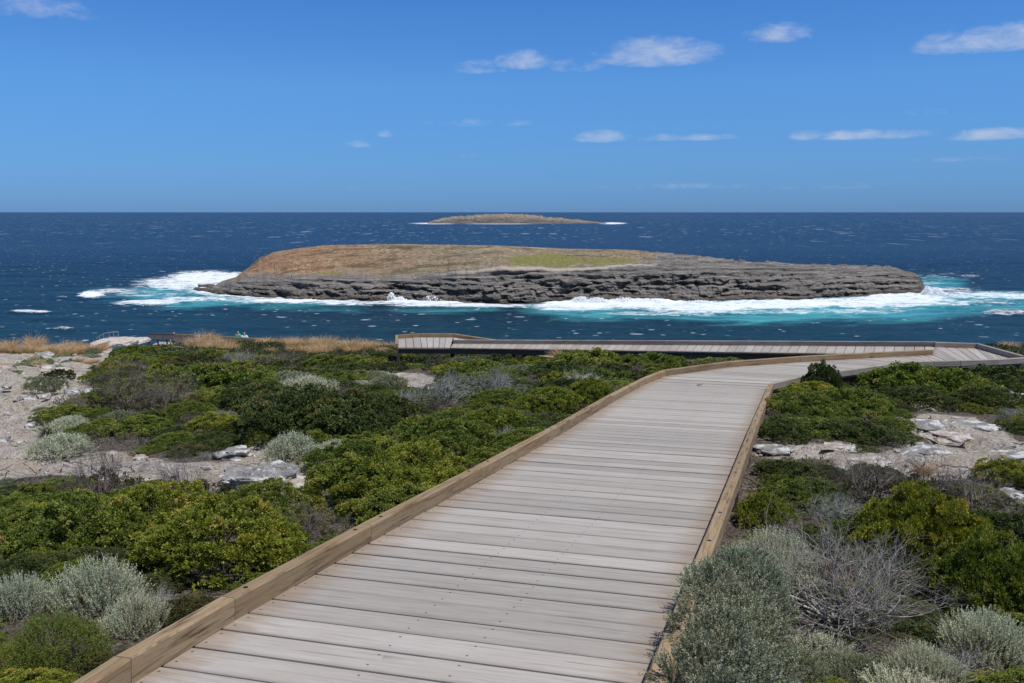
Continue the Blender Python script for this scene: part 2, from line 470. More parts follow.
# ================================================================== ISLANDS
def rock_material(name, light, dark, veg=True):
    m = M(name)
    P = m.pos()
    strata = m.noise(m.mapping(P, (.05, .05, 2.6)), 1, 7, .72, .3)
    blocks = m.vor(m.mapping(P, (.16, .16, .5)), 1, 'DISTANCE_TO_EDGE')
    n = m.noise(P, .35, 7, .7)
    fine = m.noise(P, 1.4, 5, .7)
    rock = m.ramp(strata, [(.30, dark), (.47, tuple(lerp(a, b, .45) for a, b in zip(dark, light))), (.62, light), (.8, tuple(min(1, c * 1.5) for c in light))])
    rock = m.mix(m.ramp(n, [(.4, .5), (.6, 0.0)]), rock, (.085, .08, .078))
    rock = m.mix(m.ramp(fine, [(.55, 0.0), (.7, .5)]), rock, (.40, .36, .31))
    z = m.node('SeparateXYZ', {'Vector': P}).outputs[2]
    wet = m.ramp(m.math('ADD', z, m.math('MULTIPLY', n, 2.2)), [(.0, 1.0), (1.0, 0.0)])
    wetf = m.node('MapRange', {'Value': m.math('ADD', z, m.math('MULTIPLY', m.math('SUBTRACT', n, .5), 4.0)), 'From Min': 2.6, 'From Max': .6}).outputs[0]
    rock = m.mix(m.math('MULTIPLY', wetf, .75), rock, (.055, .037, .022))
    if veg:
        v1 = m.noise(P, .10, 6, .7); v2 = m.noise(P, .6, 8, .85); v3 = m.noise(m.mapping(P, (.03, .05, .03)), 1, 4, .6)
        heath = m.ramp(v2, [(.34, (.045, .042, .018)), (.45, (.18, .145, .08)), (.53, (.35, .275, .175)), (.64, (.56, .48, .36))])
        heath = m.mix(m.math('MULTIPLY', m.ramp(v1, [(.42, 0.0), (.58, .65)]), m.ramp(v2, [(.35, .5), (.6, 1.0)])), heath, (.25, .15, .10))
        heath = m.mix(m.ramp(v3, [(.5, 0.0), (.62, .6)]), heath, (.27, .22, .16))
        heath = m.mix(m.ramp(m.noise(m.mapping(P, (.05, .11, .1)), 1, 6, .75), [(.50, 0.0), (.60, .75)]), heath, (.085, .075, .035))
        heath = m.mix(m.ramp(m.noise(m.mapping(P, (.11, .2, .2), loc=(40, 9, 0)), 1, 6, .75), [(.57, 0.0), (.66, .8)]), heath, (.44, .37, .29))
        g = m.ramp(m.math('ADD', m.attr('green'), m.math('MULTIPLY', m.math('SUBTRACT', v1, .5), 1.2)), [(.42, 0.0), (.62, 1.0)])
        gc = m.ramp(v2, [(.35, (.10, .11, .03)), (.50, (.21, .20, .06)), (.66, (.32, .27, .12))])
        heath = m.mix(g, heath, gc)
        vm = m.ramp(m.math('ADD', m.attr('veg'), m.math('MULTIPLY', m.math('SUBTRACT', v2, .5), 1.6)), [(.45, 0.0), (.60, 1.0)])
        sx_ = m.node('SeparateXYZ', {'Vector': P}).outputs[0]
        rust = m.node('MapRange', {'Value': sx_, 'From Min': -35, 'From Max': -105}).outputs[0]
        heath = m.mix(m.math('MULTIPLY', rust, .5), heath, m.mix(1.0, heath, (1.45, .95, .72), 'MULTIPLY'))
        rock = m.mix(vm, rock, heath)
        rock = m.mix(m.ramp(m.math('ADD', m.attr('pale'), m.math('SUBTRACT', v2, .5)), [(.5, 0.0), (.75, .8)]), rock, (.50, .42, .32))
    m.p(Base_Color=rock, Roughness=.95)
    m.bsdf.inputs['Specular IOR Level'].default_value = .15
    big = m.noise(m.mapping(P, (.05, .05, .16)), 1, 5, .65)
    hgt = m.math('ADD', m.math('MULTIPLY', big, 1.2), 0.0)
    hgt = m.math('ADD', hgt, 0.0)
    hgt = m.math('ADD', m.math('ADD', m.math('MULTIPLY', strata, 1.0), m.math('MULTIPLY', fine, .35)), m.math('MULTIPLY', m.ramp(blocks, [(0.0, 0.0), (.06, .6)]), .5))
    m.bump(hgt, 1.5, .9)
    return m.m

WATERY = [(195, 292.5), (240, 297), (300, 300.5), (380, 301.5), (500, 304), (560, 302), (640, 300), (700, 302), (800, 300), (850, 297), (925, 293)]
CLIFFY = [(195, 290.5), (215, 287), (240, 282), (300, 279), (400, 279), (450, 276), (500, 269), (560, 271), (640, 266), (700, 264), (800, 269), (870, 271), (905, 273), (919, 277), (924, 284), (925, 290)]
CRESTY = [(195, 290), (212, 287), (222, 281), (236, 277), (248, 268), (260, 258), (275, 252), (300, 248), (330, 245), (400, 244), (500, 245.5), (560, 248.5), (630, 250), (645, 251), (700, 256), (750, 262), (800, 264), (870, 266), (898, 269), (912, 273), (920, 277), (924, 284), (925, 289)]
def build_island():
    nx = 620
    xs = np.linspace(195, 925, nx)
    nF, nT, nB = 64, 56, 16
    V = np.zeros((nx, nF + nT + nB, 3)); veg = np.zeros(V.shape[:2]); green = np.zeros(V.shape[:2]); pale = np.zeros(V.shape[:2])
    for i, x in enumerate(xs):
        yw, yc, yr = interp(x, WATERY), interp(x, CLIFFY), interp(x, CRESTY)
        if 640 < x < 915: yr += 1.5 * mn.cell(Vector((x * .045, 3, 0))) * mn.noise(Vector((x * .11, 0, 4))) * 2 + .8 * fbm(x * .15, 5, 0, 4)
        if x > 230: yc += 2.6 * fbm(x * .03, 7.7, 0, 4) * min(1, (925 - x) / 40)
        Pw = at_z(x, yw, 0.0); Dw = Pw[1]
        endf = min(1, (x - 195) / 60, (925 - x) / 30); endf = max(endf, .02)
        gap_c = 7 + 9 * endf + (14 * interp(x, [(600, 0), (700, 1), (880, 1), (925, .2)]))
        Dc = Dw + gap_c
        Pc = at_D(x, yc, Dc)
        if Pc[2] < .3: Pc[2] = .3
        deep = 62 * endf + interp(x, [(195, 4), (300, 6), (640, 0), (760, -25), (925, -10)])
        Dr = Dc + max(4, deep)
        Pr = at_D(x, yr, Dr)
        Pr[2] = max(Pr[2], .25)
        ax = (x - W / 2) / FPX
        hC = Pc[2]
        for j in range(nF):
            t = j / (nF - 1)
            z = -2.0 + (hC + 2.0) * t
            # ledges: retreat grows in steps with height
            wob = .9 * fbm(x * .012, z * .12, 3.1, 3)
            k = z / 2.1 + wob
            st = math.floor(k) + min(1, max(0, (k - math.floor(k)) * 3.0 - 1.9))
            tt = max(0, min(1, (st * 2.1 + 2) / (hC + 2.0)))
            tt = .78 * tt + .22 * t
            D = Dw - 3 + (gap_c + 3) * tt ** 1.25
            w = math.sin(min(1, t * 1.02) * math.pi)
            bl = mn.cell(Vector((x * .13 + .8 * mn.noise(Vector((x * .05, z * .3, 0))), math.floor(z / .9 + wob) * 3.7, 1)))
            D += w * endf * 1.3 * (bl - .5)
            D += w * endf * (5.5 * fbm(x * .022, z * .12, 9.0, 5) + 3.0 * fbm(x * .10, z * .3, 2.0, 4))
            # caves and overhangs
            D += w * endf * 8 * math.exp(-((x - 397) / 13) ** 2) * (1 if t < .85 else .3)
            D += w * endf * 4 * math.exp(-((x - 520) / 22) ** 2) * (1 if t > .55 else .2)
            D += w * endf * 3 * math.exp(-((x - 590) / 25) ** 2)
            zz = z + w * .35 * fbm(x * .09, z * .4, 5.5, 3)
            V[i, j] = (ax * D * 1.0, D, zz)
        for j in range(nT):
            t = (j + 1) / nT
            D = lerp(Dc, Dr, t)
            # profile on rounded back
            e = interp(x, [(195, 1.0), (300, 1.0), (640, .9), (700, .8), (925, .8)])
            z = lerp(hC, Pr[2], t ** e)
            rk = interp(x, [(195, 1), (235, .5), (300, 0), (560, 0), (640, .25), (690, 1), (925, 1)])
            amp = (.18 + 1.0 * rk) * math.sin(min(t, .98) * math.pi) + .25 * rk + .12
            z += amp * fbm(x * .05, D * .06, 1.0, 5) * endf * 1.2
            if rk > .3:
                q = z / 1.6; z = lerp(z, (math.floor(q) + min(1, (q - math.floor(q)) * 3)) * 1.6, .75 * rk * (1 - t ** 4))
            V[i, nF + j - 0] = (ax * D, D, max(z, -.5))
            # vegetated top
            veg[i, nF + j] = (1 - rk) * min(1, .34 + t * 1.6)
            pxx, pyy = x, project(ax * D, D, z)[1]
            g = 0
            if 500 < x < 640: g = max(g, 1.15 * math.exp(-((x - 545) / 42) ** 2 - ((pyy - 261) / 8) ** 2), .95 * math.exp(-((x - 610) / 32) ** 2 - ((pyy - 262) / 5) ** 2))
            g = max(g, .7 * math.exp(-((x - 420) / 22) ** 2 - ((pyy - 272) / 3) ** 2), .7 * math.exp(-((x - 330) / 40) ** 2 - ((pyy - 274) / 4) ** 2), .5 * math.exp(-((x - 480) / 25) ** 2 - ((pyy - 265) / 3) ** 2))
            green[i, nF + j] = g
            pale[i, nF + j] = interp(x, [(300, .3), (420, .45), (500, 1), (640, 1), (690, 0)]) * max(0, 1 - abs(t - .06) / .13)
        for j in range(nB):
            t = (j + 1) / nB
            D = Dr + 40 * endf * t
            z = lerp(Pr[2], -3, t ** 1.6)
            V[i, nF + nT + j] = (ax * D, D, z)
            veg[i, nF + nT + j] = .6 * (1 - t)
    nv = V.shape[1]
    me = np_mesh('island', V.reshape(-1, 3), grid_quads(nx, nv), smooth=False, vattr={'veg': veg.ravel(), 'green': green.ravel(), 'pale': pale.ravel()})
    me.materials.append(rock_material('island_rock_and_heath', (.34, .305, .27), (.08, .072, .065)))
    obj('island', me, kind='structure', label='long low rocky island with brown heath on top and dark layered cliffs above white surf', cat='island')
build_island()
def build_far_island():
    crest = [(428, 223), (436, 219.5), (450, 217), (480, 214.6), (505, 213.6), (530, 214.5), (548, 217), (575, 219.5), (598, 222), (606, 223)]
    xs = np.linspace(428, 606, 260)
    nv = 40
    V = np.zeros((260, nv, 3)); veg = np.zeros((260, nv)); green = np.zeros((260, nv))
    for i, x in enumerate(xs):
        Dw = at_z(x, 223.6, 0)[1]
        endf = min(1, (x - 428) / 25, (606 - x) / 40); endf = max(.03, endf)
        ax = (x - W / 2) / FPX
        Dr = Dw + 220 * endf
        Pr = at_D(x, interp(x, crest) + .9 * fbm(x * .12, 2, 0, 5) * endf, Dr); hr = max(.5, Pr[2])
        for j in range(nv):
            t = j / (nv - 1)
            if t < .3:
                s = t / .3; D = Dw + 25 * s * endf; z = -1 + hr * .48 * s
                z += 1.5 * fbm(x * .3, s * 4, 2, 4) * math.sin(s * 3.14)
            elif t < .75:
                s = (t - .3) / .45; D = lerp(Dw + 25 * endf, Dr, s); z = lerp(-1 + hr * .48, hr, s ** .8) + 2.6 * fbm(x * .25, s * 5, 7, 5) * endf
                veg[i, j] = .35 + .5 * s
            else:
                s = (t - .75) / .25; D = Dr + 150 * s; z = lerp(hr, -4, s)
                veg[i, j] = .6 * (1 - s)
            V[i, j] = (ax * D, D, z)
    me = np_mesh('far_island', V.reshape(-1, 3), grid_quads(260, nv), smooth=True, vattr={'veg': veg.ravel(), 'green': green.ravel()})
    m = M('far_island_rock')
    P = m.pos()
    a = m.noise(m.mapping(P, (.02, .02, .12)), 1, 6, .7); b = m.noise(P, .06, 6, .7)
    rock = m.ramp(a, [(.35, (.045, .04, .036)), (.6, (.15, .13, .11))])
    hth = m.ramp(b, [(.4, (.10, .08, .055)), (.55, (.27, .215, .16))])
    m.p(Base_Color=m.mix(m.ramp(m.math('ADD', m.attr('veg'), m.math('MULTIPLY', m.math('SUBTRACT', b, .5), 1.2)), [(.4, 0.0), (.6, 1.0)]), rock, hth), Roughness=.95)
    me.materials.append(m.m)
    obj('island', me, kind='structure', label='small far rocky island on the horizon', cat='island')
build_far_island()

# white spray thrown up where swell hits the rock
def build_spray():
    rng = np.random.default_rng(5)
    m = M('sea_spray'); m.p(Base_Color=(.85, .88, .9), Roughness=.9)
    m.bsdf.inputs['Specular IOR Level'].default_value = .1
    V, Q = [], []
    n = 0
    for cx, cy, rpx, hpx in ((391, 300, 6, 8), (399, 301, 11, 4.5), (430, 301, 14, 6.5), (421, 300, 7, 4), (440, 301, 8, 3), (581, 302, 14, 6), (597, 302, 16, 5), (623, 302, 20, 5), (650, 302, 20, 3.5), (928, 294, 6, 9), (938, 294, 9, 6), (310, 301, 20, 1.8), (190, 287, 9, 3.5), (92, 296, 10, 2), (700, 303, 18, 3), (760, 303, 18, 2.5), (150, 303.5, 18, 1.2)):
        D0 = at_z(cx, cy, 0)[1] - 2.5
        for k in range(620):
            g = rng.normal(size=2)
            px = cx + rpx * .55 * g[0]
            D = D0 + g[1] * 2.0
            hmax = hpx * D / FPX * math.exp(-(g[0] * .55 * 1.3) ** 2)
            z = rng.uniform(0, 1) ** 1.3 * hmax
            s = rng.uniform(.18, .42)
            X = (px - W / 2) / FPX * D
            a = rng.uniform(0, 6.28); b = rng.uniform(-1, 1)
            e1 = np.array([math.cos(a), math.sin(a) * .5, b * .4]) * s; e2 = np.array([-.3 * b, .3, 1.0]) * s * .8
            e3 = np.cross(e1, e2) / s
            c = np.array([X, D, z])
            V += [c - e1, c - e3 * .9, c + e1, c + e3 * .9, c + e2, c - e2]
            for q in ((0, 1, 4), (1, 2, 4), (2, 3, 4), (3, 0, 4), (1, 0, 5), (2, 1, 5), (3, 2, 5), (0, 3, 5)): Q.append([n + i for i in q])
            n += 6
    me = np_mesh('wave_spray', np.array(V), None, Q, [m.m], smooth=True)
    obj('wave_spray', me, kind='stuff', label='white spray thrown up along the island cliffs', cat='sea spray')
build_spray()

# ================================================================== BOARDWALK
def wood_material(name, base, warm, dark, stain=True):
    m = M(name)
    uv = m.coord('UV')
    r = m.attr('tone')
    sep = m.node('SeparateXYZ', {'Vector': uv})
    offs = m.node('CombineXYZ', {0: m.math('MULTIPLY', r, 37.0), 1: m.math('MULTIPLY', r, 91.0), 2: 0.0}).outputs[0]
    v = m.node('VectorMath', {0: uv, 1: offs}, operation='ADD').outputs[0]
    grain = m.noise(m.mapping(v, (1.3, 42, 1) if stain else (2.2, 38, 1)), 1, 6, .68, .35 if stain else 1.1)
    fine = m.noise(m.mapping(v, (6, 190, 1)), 1, 3, .6)
    blotch = m.noise(m.mapping(v, (1.6, 7, 1)), 1, 5, .6, .6)
    knot = m.vor(m.mapping(v, (1.35, 5.2, 1)), 1, 'F1')
    kf = m.ramp(knot, [(.045, 1.0), (.10, .35), (.2, 0.0)])
    kon = m.math('GREATER_THAN', m.noise(m.mapping(v, (1.35, 5.2, 1)), .6, 0), .55)
    col = m.ramp(grain, [(.28 if stain else .33, dark), (.46 if stain else .5, base), (.66, tuple(c * 1.09 for c in base))])
    col = m.mix(m.ramp(fine, [(.35, .35), (.5, 0.0)]), col, tuple(c * .6 for c in base))
    col = m.mix(m.ramp(blotch, [(.45, 0.0), (.72, .55)]), col, warm)
    col = m.mix(m.math('MULTIPLY', m.math('MULTIPLY', kf, kon), .55), col, tuple(c * .5 for c in warm))
    tone = m.ramp(r, [(0.0, .82), (.5, 1.0), (1.0, 1.12)])
    col = m.mix(1.0, col, tone, 'MULTIPLY')
    if stain:
        e = m.math('ADD', m.attr('edge'), m.math('MULTIPLY', m.math('SUBTRACT', m.noise(m.mapping(v, (5, 22, 1)), 1, 4, .6), .5), .42))
        sf = m.ramp(e, [(.02, .7), (.20, .0)])
        col = m.mix(sf, col, (.245, .175, .12))
        # screw heads, two per bearer
        su = m.node('SeparateXYZ', {'Vector': uv}).outputs
        ea = m.attr('edge')
        def near(a, c, w):
            return m.math('LESS_THAN', m.math('ABSOLUTE', m.math('SUBTRACT', a, c)), w)
        du = None
        for c in (.035, .78):
            n_ = near(ea, c, .0052)
            du = n_ if du is None else m.math('MAXIMUM', du, n_)
        dv = m.math('MAXIMUM', near(su[1], .045, .0052), near(su[1], .150, .0052))
        col = m.mix(m.math('MULTIPLY', m.math('MULTIPLY', du, dv), .85), col, (.04, .034, .03))
        # drying splits
        sp = m.ramp(m.noise(m.mapping(v, (1.1, 60, 1)), 1, 2, .5, .2), [(.27, .8), (.30, 0.0)])
        col = m.mix(sp, col, (.10, .085, .075))
        # dirt collected at the board joints
        jn = m.node('MapRange', {'Value': m.math('ABSOLUTE', m.math('SUBTRACT', su[1], .098)), 'From Min': .075, 'From Max': .1}).outputs[0]
        col = m.mix(m.math('MULTIPLY', jn, m.math('MULTIPLY', m.noise(m.mapping(v, (4, 4, 1)), 1, 3), .6)), col, (.17, .14, .12))
    m.p(Base_Color=col, Roughness=.82)
    m.bsdf.inputs['Specular IOR Level'].default_value = .12
    m.bump(m.math('ADD', m.math('MULTIPLY', grain, 1.0), m.math('MULTIPLY', fine, .45)), .0022, .8)
    return m.m
MAT_DECK = wood_material('weathered_deck_timber', (.375, .343, .308), (.31, .265, .22), (.225, .20, .175))
MAT_BEAM = wood_material('tan_edge_timber', (.30, .22, .135), (.23, .135, .062), (.10, .062, .034), stain=False)
MAT_BEAM_OLD = wood_material('greyed_edge_timber', (.32, .28, .24), (.24, .19, .15), (.14, .115, .095), stain=False)
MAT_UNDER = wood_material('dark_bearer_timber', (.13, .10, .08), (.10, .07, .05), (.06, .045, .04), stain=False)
mb = M('bolt_metal'); mb.p(Base_Color=(.03, .028, .025), Roughness=.6, Metallic=.6); MAT_BOLT = mb.m
BOARD_MATS = {}

class Boards:
    """collects bevelled boards, each with its own uv, tone, edge distance"""
    def __init__(s): s.v = []; s.q = []; s.uv = []; s.tone = []; s.edge = []; s.n = 0; s.r = random.Random(4)
    def board(s, a0, a1, b1, b0, th, tone=None, bev=.004, seg=1, edge_in=None):
        """top corners a0 (start,near) a1 (end,near) b1 (end,far) b0 (start,far); thickness down. seg = pieces along the length"""
        a0, a1, b1, b0 = [np.asarray(p, float) for p in (a0, a1, b1, b0)]
        tone = s.r.random() if tone is None else tone
        L = np.linalg.norm(a1 - a0)
        up = np.cross(a1 - a0, b0 - a0); up /= np.linalg.norm(up)
        if up[2] < 0: up = -up
        across = (b0 - a0) / np.linalg.norm(b0 - a0)
        wdt = np.linalg.norm(b0 - a0)
        cuts = np.linspace(0, 1, seg + 1)
        prof = [(0, -th), (0, -bev), (bev, 0), (wdt - bev, 0), (wdt, -bev), (wdt, -th)]
        base = s.n
        for t in cuts:
            A = a0 + (a1 - a0) * t; Bp = b0 + (b1 - b0) * t
            ac = (Bp - A); w_ = np.linalg.norm(ac); ac = ac / w_
            for (d, z) in prof:
                dd = d if d < wdt / 2 else w_ - (wdt - d)
                s.v.append(A + ac * dd + up * z)
            s.n += 6
        for k in range(seg):
            u0, u1 = cuts[k] * L, cuts[k + 1] * L
            for j in range(6):
                j2 = (j + 1) % 6
                s.q.append((base + 6 * k + j, base + 6 * (k + 1) + j, base + 6 * (k + 1) + j2, base + 6 * k + j2))
                vv = [p[0] - p[1] for p in prof]
                va = vv[j]; vb = vv[j2] if j2 else vv[5] + wdt
                s.uv += [(u0, va), (u1, va), (u1, vb), (u0, vb)]
                s.tone.append(tone)
        # end caps as two quads
        for k, flip in ((0, False), (seg, True)):
            o = base + 6 * k
            for q in ((0, 1, 4, 5), (1, 2, 3, 4)):
                qq = tuple(o + i for i in q)
                s.q.append(qq[::-1] if flip else qq)
                s.uv += [(0, 0), (0, .03), (.03, .03), (.03, 0)]
                s.tone.append(tone)
        if edge_in is not None:
            for t in cuts:
                e = min(t, 1 - t) * L - edge_in
                s.edge += [e] * 6
        else:
            s.edge += [1.0] * (6 * (seg + 1))
    def build(s, name, mat, parent=None, **kw):
        me = np_mesh(name, np.array(s.v), s.q, None, [mat], fattr={'tone': s.tone}, vattr={'edge': s.edge})
        uv = me.uv_layers.new(name='UVMap')
        uv.data.foreach_set('uv', np.array(s.uv, np.float32).ravel())
        # normals outward
        bm = bmesh.new(); bm.from_mesh(me); bmesh.ops.recalc_face_normals(bm, faces=bm.faces); bm.to_mesh(me); bm.free()
        return obj(name, me, parent, **kw)

boardwalk = empty('boardwalk', (0, 0, 0), 'weathered grey plank boardwalk with tan edge beams zigzagging down towards the sea', 'boardwalk')
BEAM_W, BEAM_H, PITCH_B, GAP = .077, .104, .209, .025
rngB = random.Random(11)
def hatv(v): return v / np.linalg.norm(v)
def polylen(P): return [0] + list(np.cumsum([np.linalg.norm(P[i + 1] - P[i]) for i in range(len(P) - 1)]))
def along(P, t):
    """point at fraction t of polyline P"""
    L = polylen(P); d = t * L[-1]
    for i in range(len(P) - 1):
        if d <= L[i + 1] + 1e-9:
            f = (d - L[i]) / (L[i + 1] - L[i]); return P[i] + (P[i + 1] - P[i]) * f
    return P[-1]
def planks_between(Bd, SL, SR, pitch=PITCH_B, over=BEAM_W - .006, seg=10, gk=1.0):
    """stations SL[i], SR[i] matched pairs; planks across"""
    for i in range(len(SL) - 1):
        l0, l1, r0, r1 = SL[i], SL[i + 1], SR[i], SR[i + 1]
        n = max(1, int(round(max(np.linalg.norm(l1 - l0), np.linalg.norm(r1 - r0), .05) / pitch)))
        for k in range(n):
            t0, t1 = k / n, (k + 1) / n
            ln = max(np.linalg.norm(l1 - l0), 1e-3); rn = max(np.linalg.norm(r1 - r0), 1e-3)
            gg = rngB.uniform(.5, 1.3); gl, gr = gk * GAP * gg / ln * .5, gk * GAP * gg * rngB.uniform(.8, 1.2) / rn * .5
            A0 = l0 + (l1 - l0) * (t0 + gl); B0 = l0 + (l1 - l0) * max(t0 + gl * 1.01, t1 - gl)
            A1 = r0 + (r1 - r0) * (t0 + gr); B1 = r0 + (r1 - r0) * max(t0 + gr * 1.01, t1 - gr)
            dz = np.array([0, 0, rngB.uniform(-.0025, .001)])
            e = hatv(A1 - A0) * (over + rngB.uniform(-.006, .006)); f = hatv(B1 - B0) * (over)
            if np.linalg.norm(B0 - A0) < .01: continue
            Bd.board(A0 - e + dz, A1 + e + dz, B1 + f + dz, B0 - f + dz, .035, seg=seg, edge_in=over, tone=rngB.random())

# --- section A: straight ramp running away from the camera
ptsL_px = [(200, 641), (300, 582), (482, 480), (560, 435), (611.6, 403), (646, 384)]
LA = [onA(*p) for p in ptsL_px]
near_bend = onA(146, 673)
u_near = hatv(onA(120, 690.5) - near_bend)
LA = [near_bend + hatv(near_bend - onA(146 + 43, 673 - 30)) * 3.2] + [near_bend] + LA
# straight right edge
r_far = onA(768.5, 389.5); r_mid = onA(732, 480); r_nr = onA(688, 592)
dirR = hatv(r_nr - r_mid)
RA = [r_nr + hatv(r_nr - r_mid) * 4.2, r_nr, r_mid, onA(749, 436), r_far]
# planks lie square to the ramp: match stations by their progress along the ramp
def cut_at(P, s):
    for i in range(len(P) - 1):
        a, b = (P[i] - cam0) @ _d1n, (P[i + 1] - cam0) @ _d1n
        if (a <= s <= b) or i == len(P) - 2 or (s < a and i == 0):
            return P[i] + (P[i + 1] - P[i]) * ((s - a) / (b - a))
cam0 = np.array([0, 0, CAMZ])
sA0 = 1.2
sA1L = (LA[-1] - cam0) @ _d1n; sA1R = (RA[-1] - cam0) @ _d1n
stations = np.linspace(0, 1, int(round((sA1L - sA0) / .206)) + 1)
SL = [cut_at(LA, sA0 + (sA1L - sA0) * t) for t in stations]
SR = [cut_at(RA, sA0 + .12 + (sA1R - sA0 - .12) * t) for t in stations]
dk = Boards(); planks_between(dk, SL, SR, seg=14)
# --- section B: turning right onto the landing, level
zl = ZB
LB = [LA[-1]] + [at_z(x, y, zl - .0) for x, y in ((666, 376), (728, 367.3), (800, 362), (870, 358), (933, 355))]
RB = [RA[-1]] + [at_z(x, y, zl) for x, y in ((795, 382.5), (850, 374.5), (902, 367), (931, 366), (958, 365.5))]
planks_between(dk, LB, RB, seg=6)
# --- landing
BK = [at_z(935, 347, zl), at_z(976, 348.3, zl), at_z(1021, 361, zl)]
_f1 = at_z(966, 365.3, zl)
planks_between(dk, [LB[-1], BK[0]], [RB[-1], _f1], seg=6, gk=.4)
FR = [at_z(958, 365.5, zl), at_z(995, 364.2, zl), at_z(1022, 362.5, zl)]
planks_between(dk, BK, [_f1] + FR[1:], seg=6, pitch=.19, gk=.4)
dk.build('decking', MAT_DECK, boardwalk)
# --- ramp 2 going left, ramp 3 behind it
z2 = CAMZ - 3.66
R2B = [at_z(935, 346.6, zl), at_z(453, 343.6, z2)]
R2F = [at_z(935, 355.0, zl), at_z(450, 347.8, z2)]
d2 = Boards(); planks_between(d2, [R2B[0] + (R2B[1] - R2B[0]) * t for t in np.linspace(0, 1, 5)], [R2F[0] + (R2F[1] - R2F[0]) * t for t in np.linspace(0, 1, 5)], over=.02, seg=4, gk=.4)
# landing 2 (left end)
p_fl = at_z(398, 347.6, z2); p_bl = at_z(398, 338.6, z2); p_bm = at_z(420, 337.2, z2); p_b3 = at_z(453, 337.4, z2)
planks_between(d2, [R2F[1], at_z(422, 347.7, z2), p_fl], [p_b3, p_bm, p_bl], over=.02, seg=4, gk=.4)
# ramp 3
dirr = hatv((R2B[0] - R2B[1]) * np.array([1, 1, 0])); perp = np.array([-dirr[1], dirr[0], 0])
w3 = abs((p_b3 - R2B[1]) @ perp)
R3F = [R2B[1] + perp * .09, R2B[1] + perp * .09 + dirr * 7.6 - np.array([0, 0, .50])]
R3B = [p_b3, p_b3 + dirr * 7.6 - np.array([0, 0, .50])]
planks_between(d2, R3B, R3F, over=.02, seg=4, gk=.4)
d2.build('decking', MAT_DECK, boardwalk)

# --- edge beams: separate lengths with butt joints
def beam_run(P, side, piece=2.4, mat=None, h=BEAM_H, w=BEAM_W, zoff=0.002, bolts=True, name='edge_beam', first=None):
    """P polyline along the inner deck edge; side=+1: beam lies to the left of travel"""
    mat = mat or MAT_BEAM
    # offset polyline
    out = []
    for i, p in enumerate(P):
        d = hatv((P[min(i + 1, len(P) - 1)] - P[max(i - 1, 0)]) * np.array([1, 1, 0]))
        nrm = np.array([-d[1], d[0], 0]) * side
        out.append(p + nrm * w)
    for i in range(len(P) - 1):
        L = np.linalg.norm(P[i + 1] - P[i]); n = max(1, int(round(L / piece)))
        for k in range(n):
            t0, t1 = k / n, (k + 1) / n
            g = .0025 / L
            a0 = P[i] + (P[i + 1] - P[i]) * (t0 + g); a1 = P[i] + (P[i + 1] - P[i]) * (t1 - g)
            b0 = out[i] + (out[i + 1] - out[i]) * (t0 + g); b1 = out[i] + (out[i + 1] - out[i]) * (t1 - g)
            up = np.array([0, 0, h + zoff])
            bd = Boards()
            bd.board(a0 + up, a1 + up, b1 + up, b0 + up, h, tone=rngB.random(), bev=.007)
            o = bd.build(name, mat, boardwalk)
            if bolts and np.linalg.norm(a0 - cam0) < 12 and L / n > .8:
                for tt in (.10, .90):
                    c = (a0 + (a1 - a0) * tt + b0 + (b1 - b0) * tt) / 2 + up
                    bm = bmesh.new(); bmesh.ops.create_cone(bm, cap_ends=True, segments=14, radius1=.0115, radius2=.0115, depth=.006)
                    bmesh.ops.translate(bm, verts=bm.verts, vec=Vector(c + np.array([0, 0, -.0005])))
                    me = bpy.data.meshes.new('bolt'); bm.to_mesh(me); bm.free(); me.materials.append(MAT_BOLT)
                    obj('bolt', me, o)
# joints of the left beam placed as in the photo
jl = [LA[0], onA(133, 684), onA(236, 620), onA(372, 541.5), onA(482, 480), onA(560, 435), onA(611.6, 403), onA(646, 384)]
beam_run(jl, 1, piece=9)
beam_run(LB[:2], 1, piece=9); beam_run(LB[1:], 1, piece=2.6)
jr = [RA[0], onA(711, 534), onA(732, 480), onA(749, 436), r_far]
beam_run(jr, -1, piece=9)
beam_run(RB, -1, piece=2.6, mat=MAT_BEAM_OLD); beam_run(FR, -1, piece=2.4, mat=MAT_BEAM_OLD)
beam_run(BK, 1, piece=3, mat=MAT_BEAM_OLD)
beam_run([R2B[1], R2B[0]], 1, piece=3.0, mat=MAT_BEAM_OLD)
beam_run([p_fl, p_bl, p_bm, p_b3], 1, piece=3)
beam_run([R3B[0], R3B[1]], 1, piece=3.0, mat=MAT_BEAM)

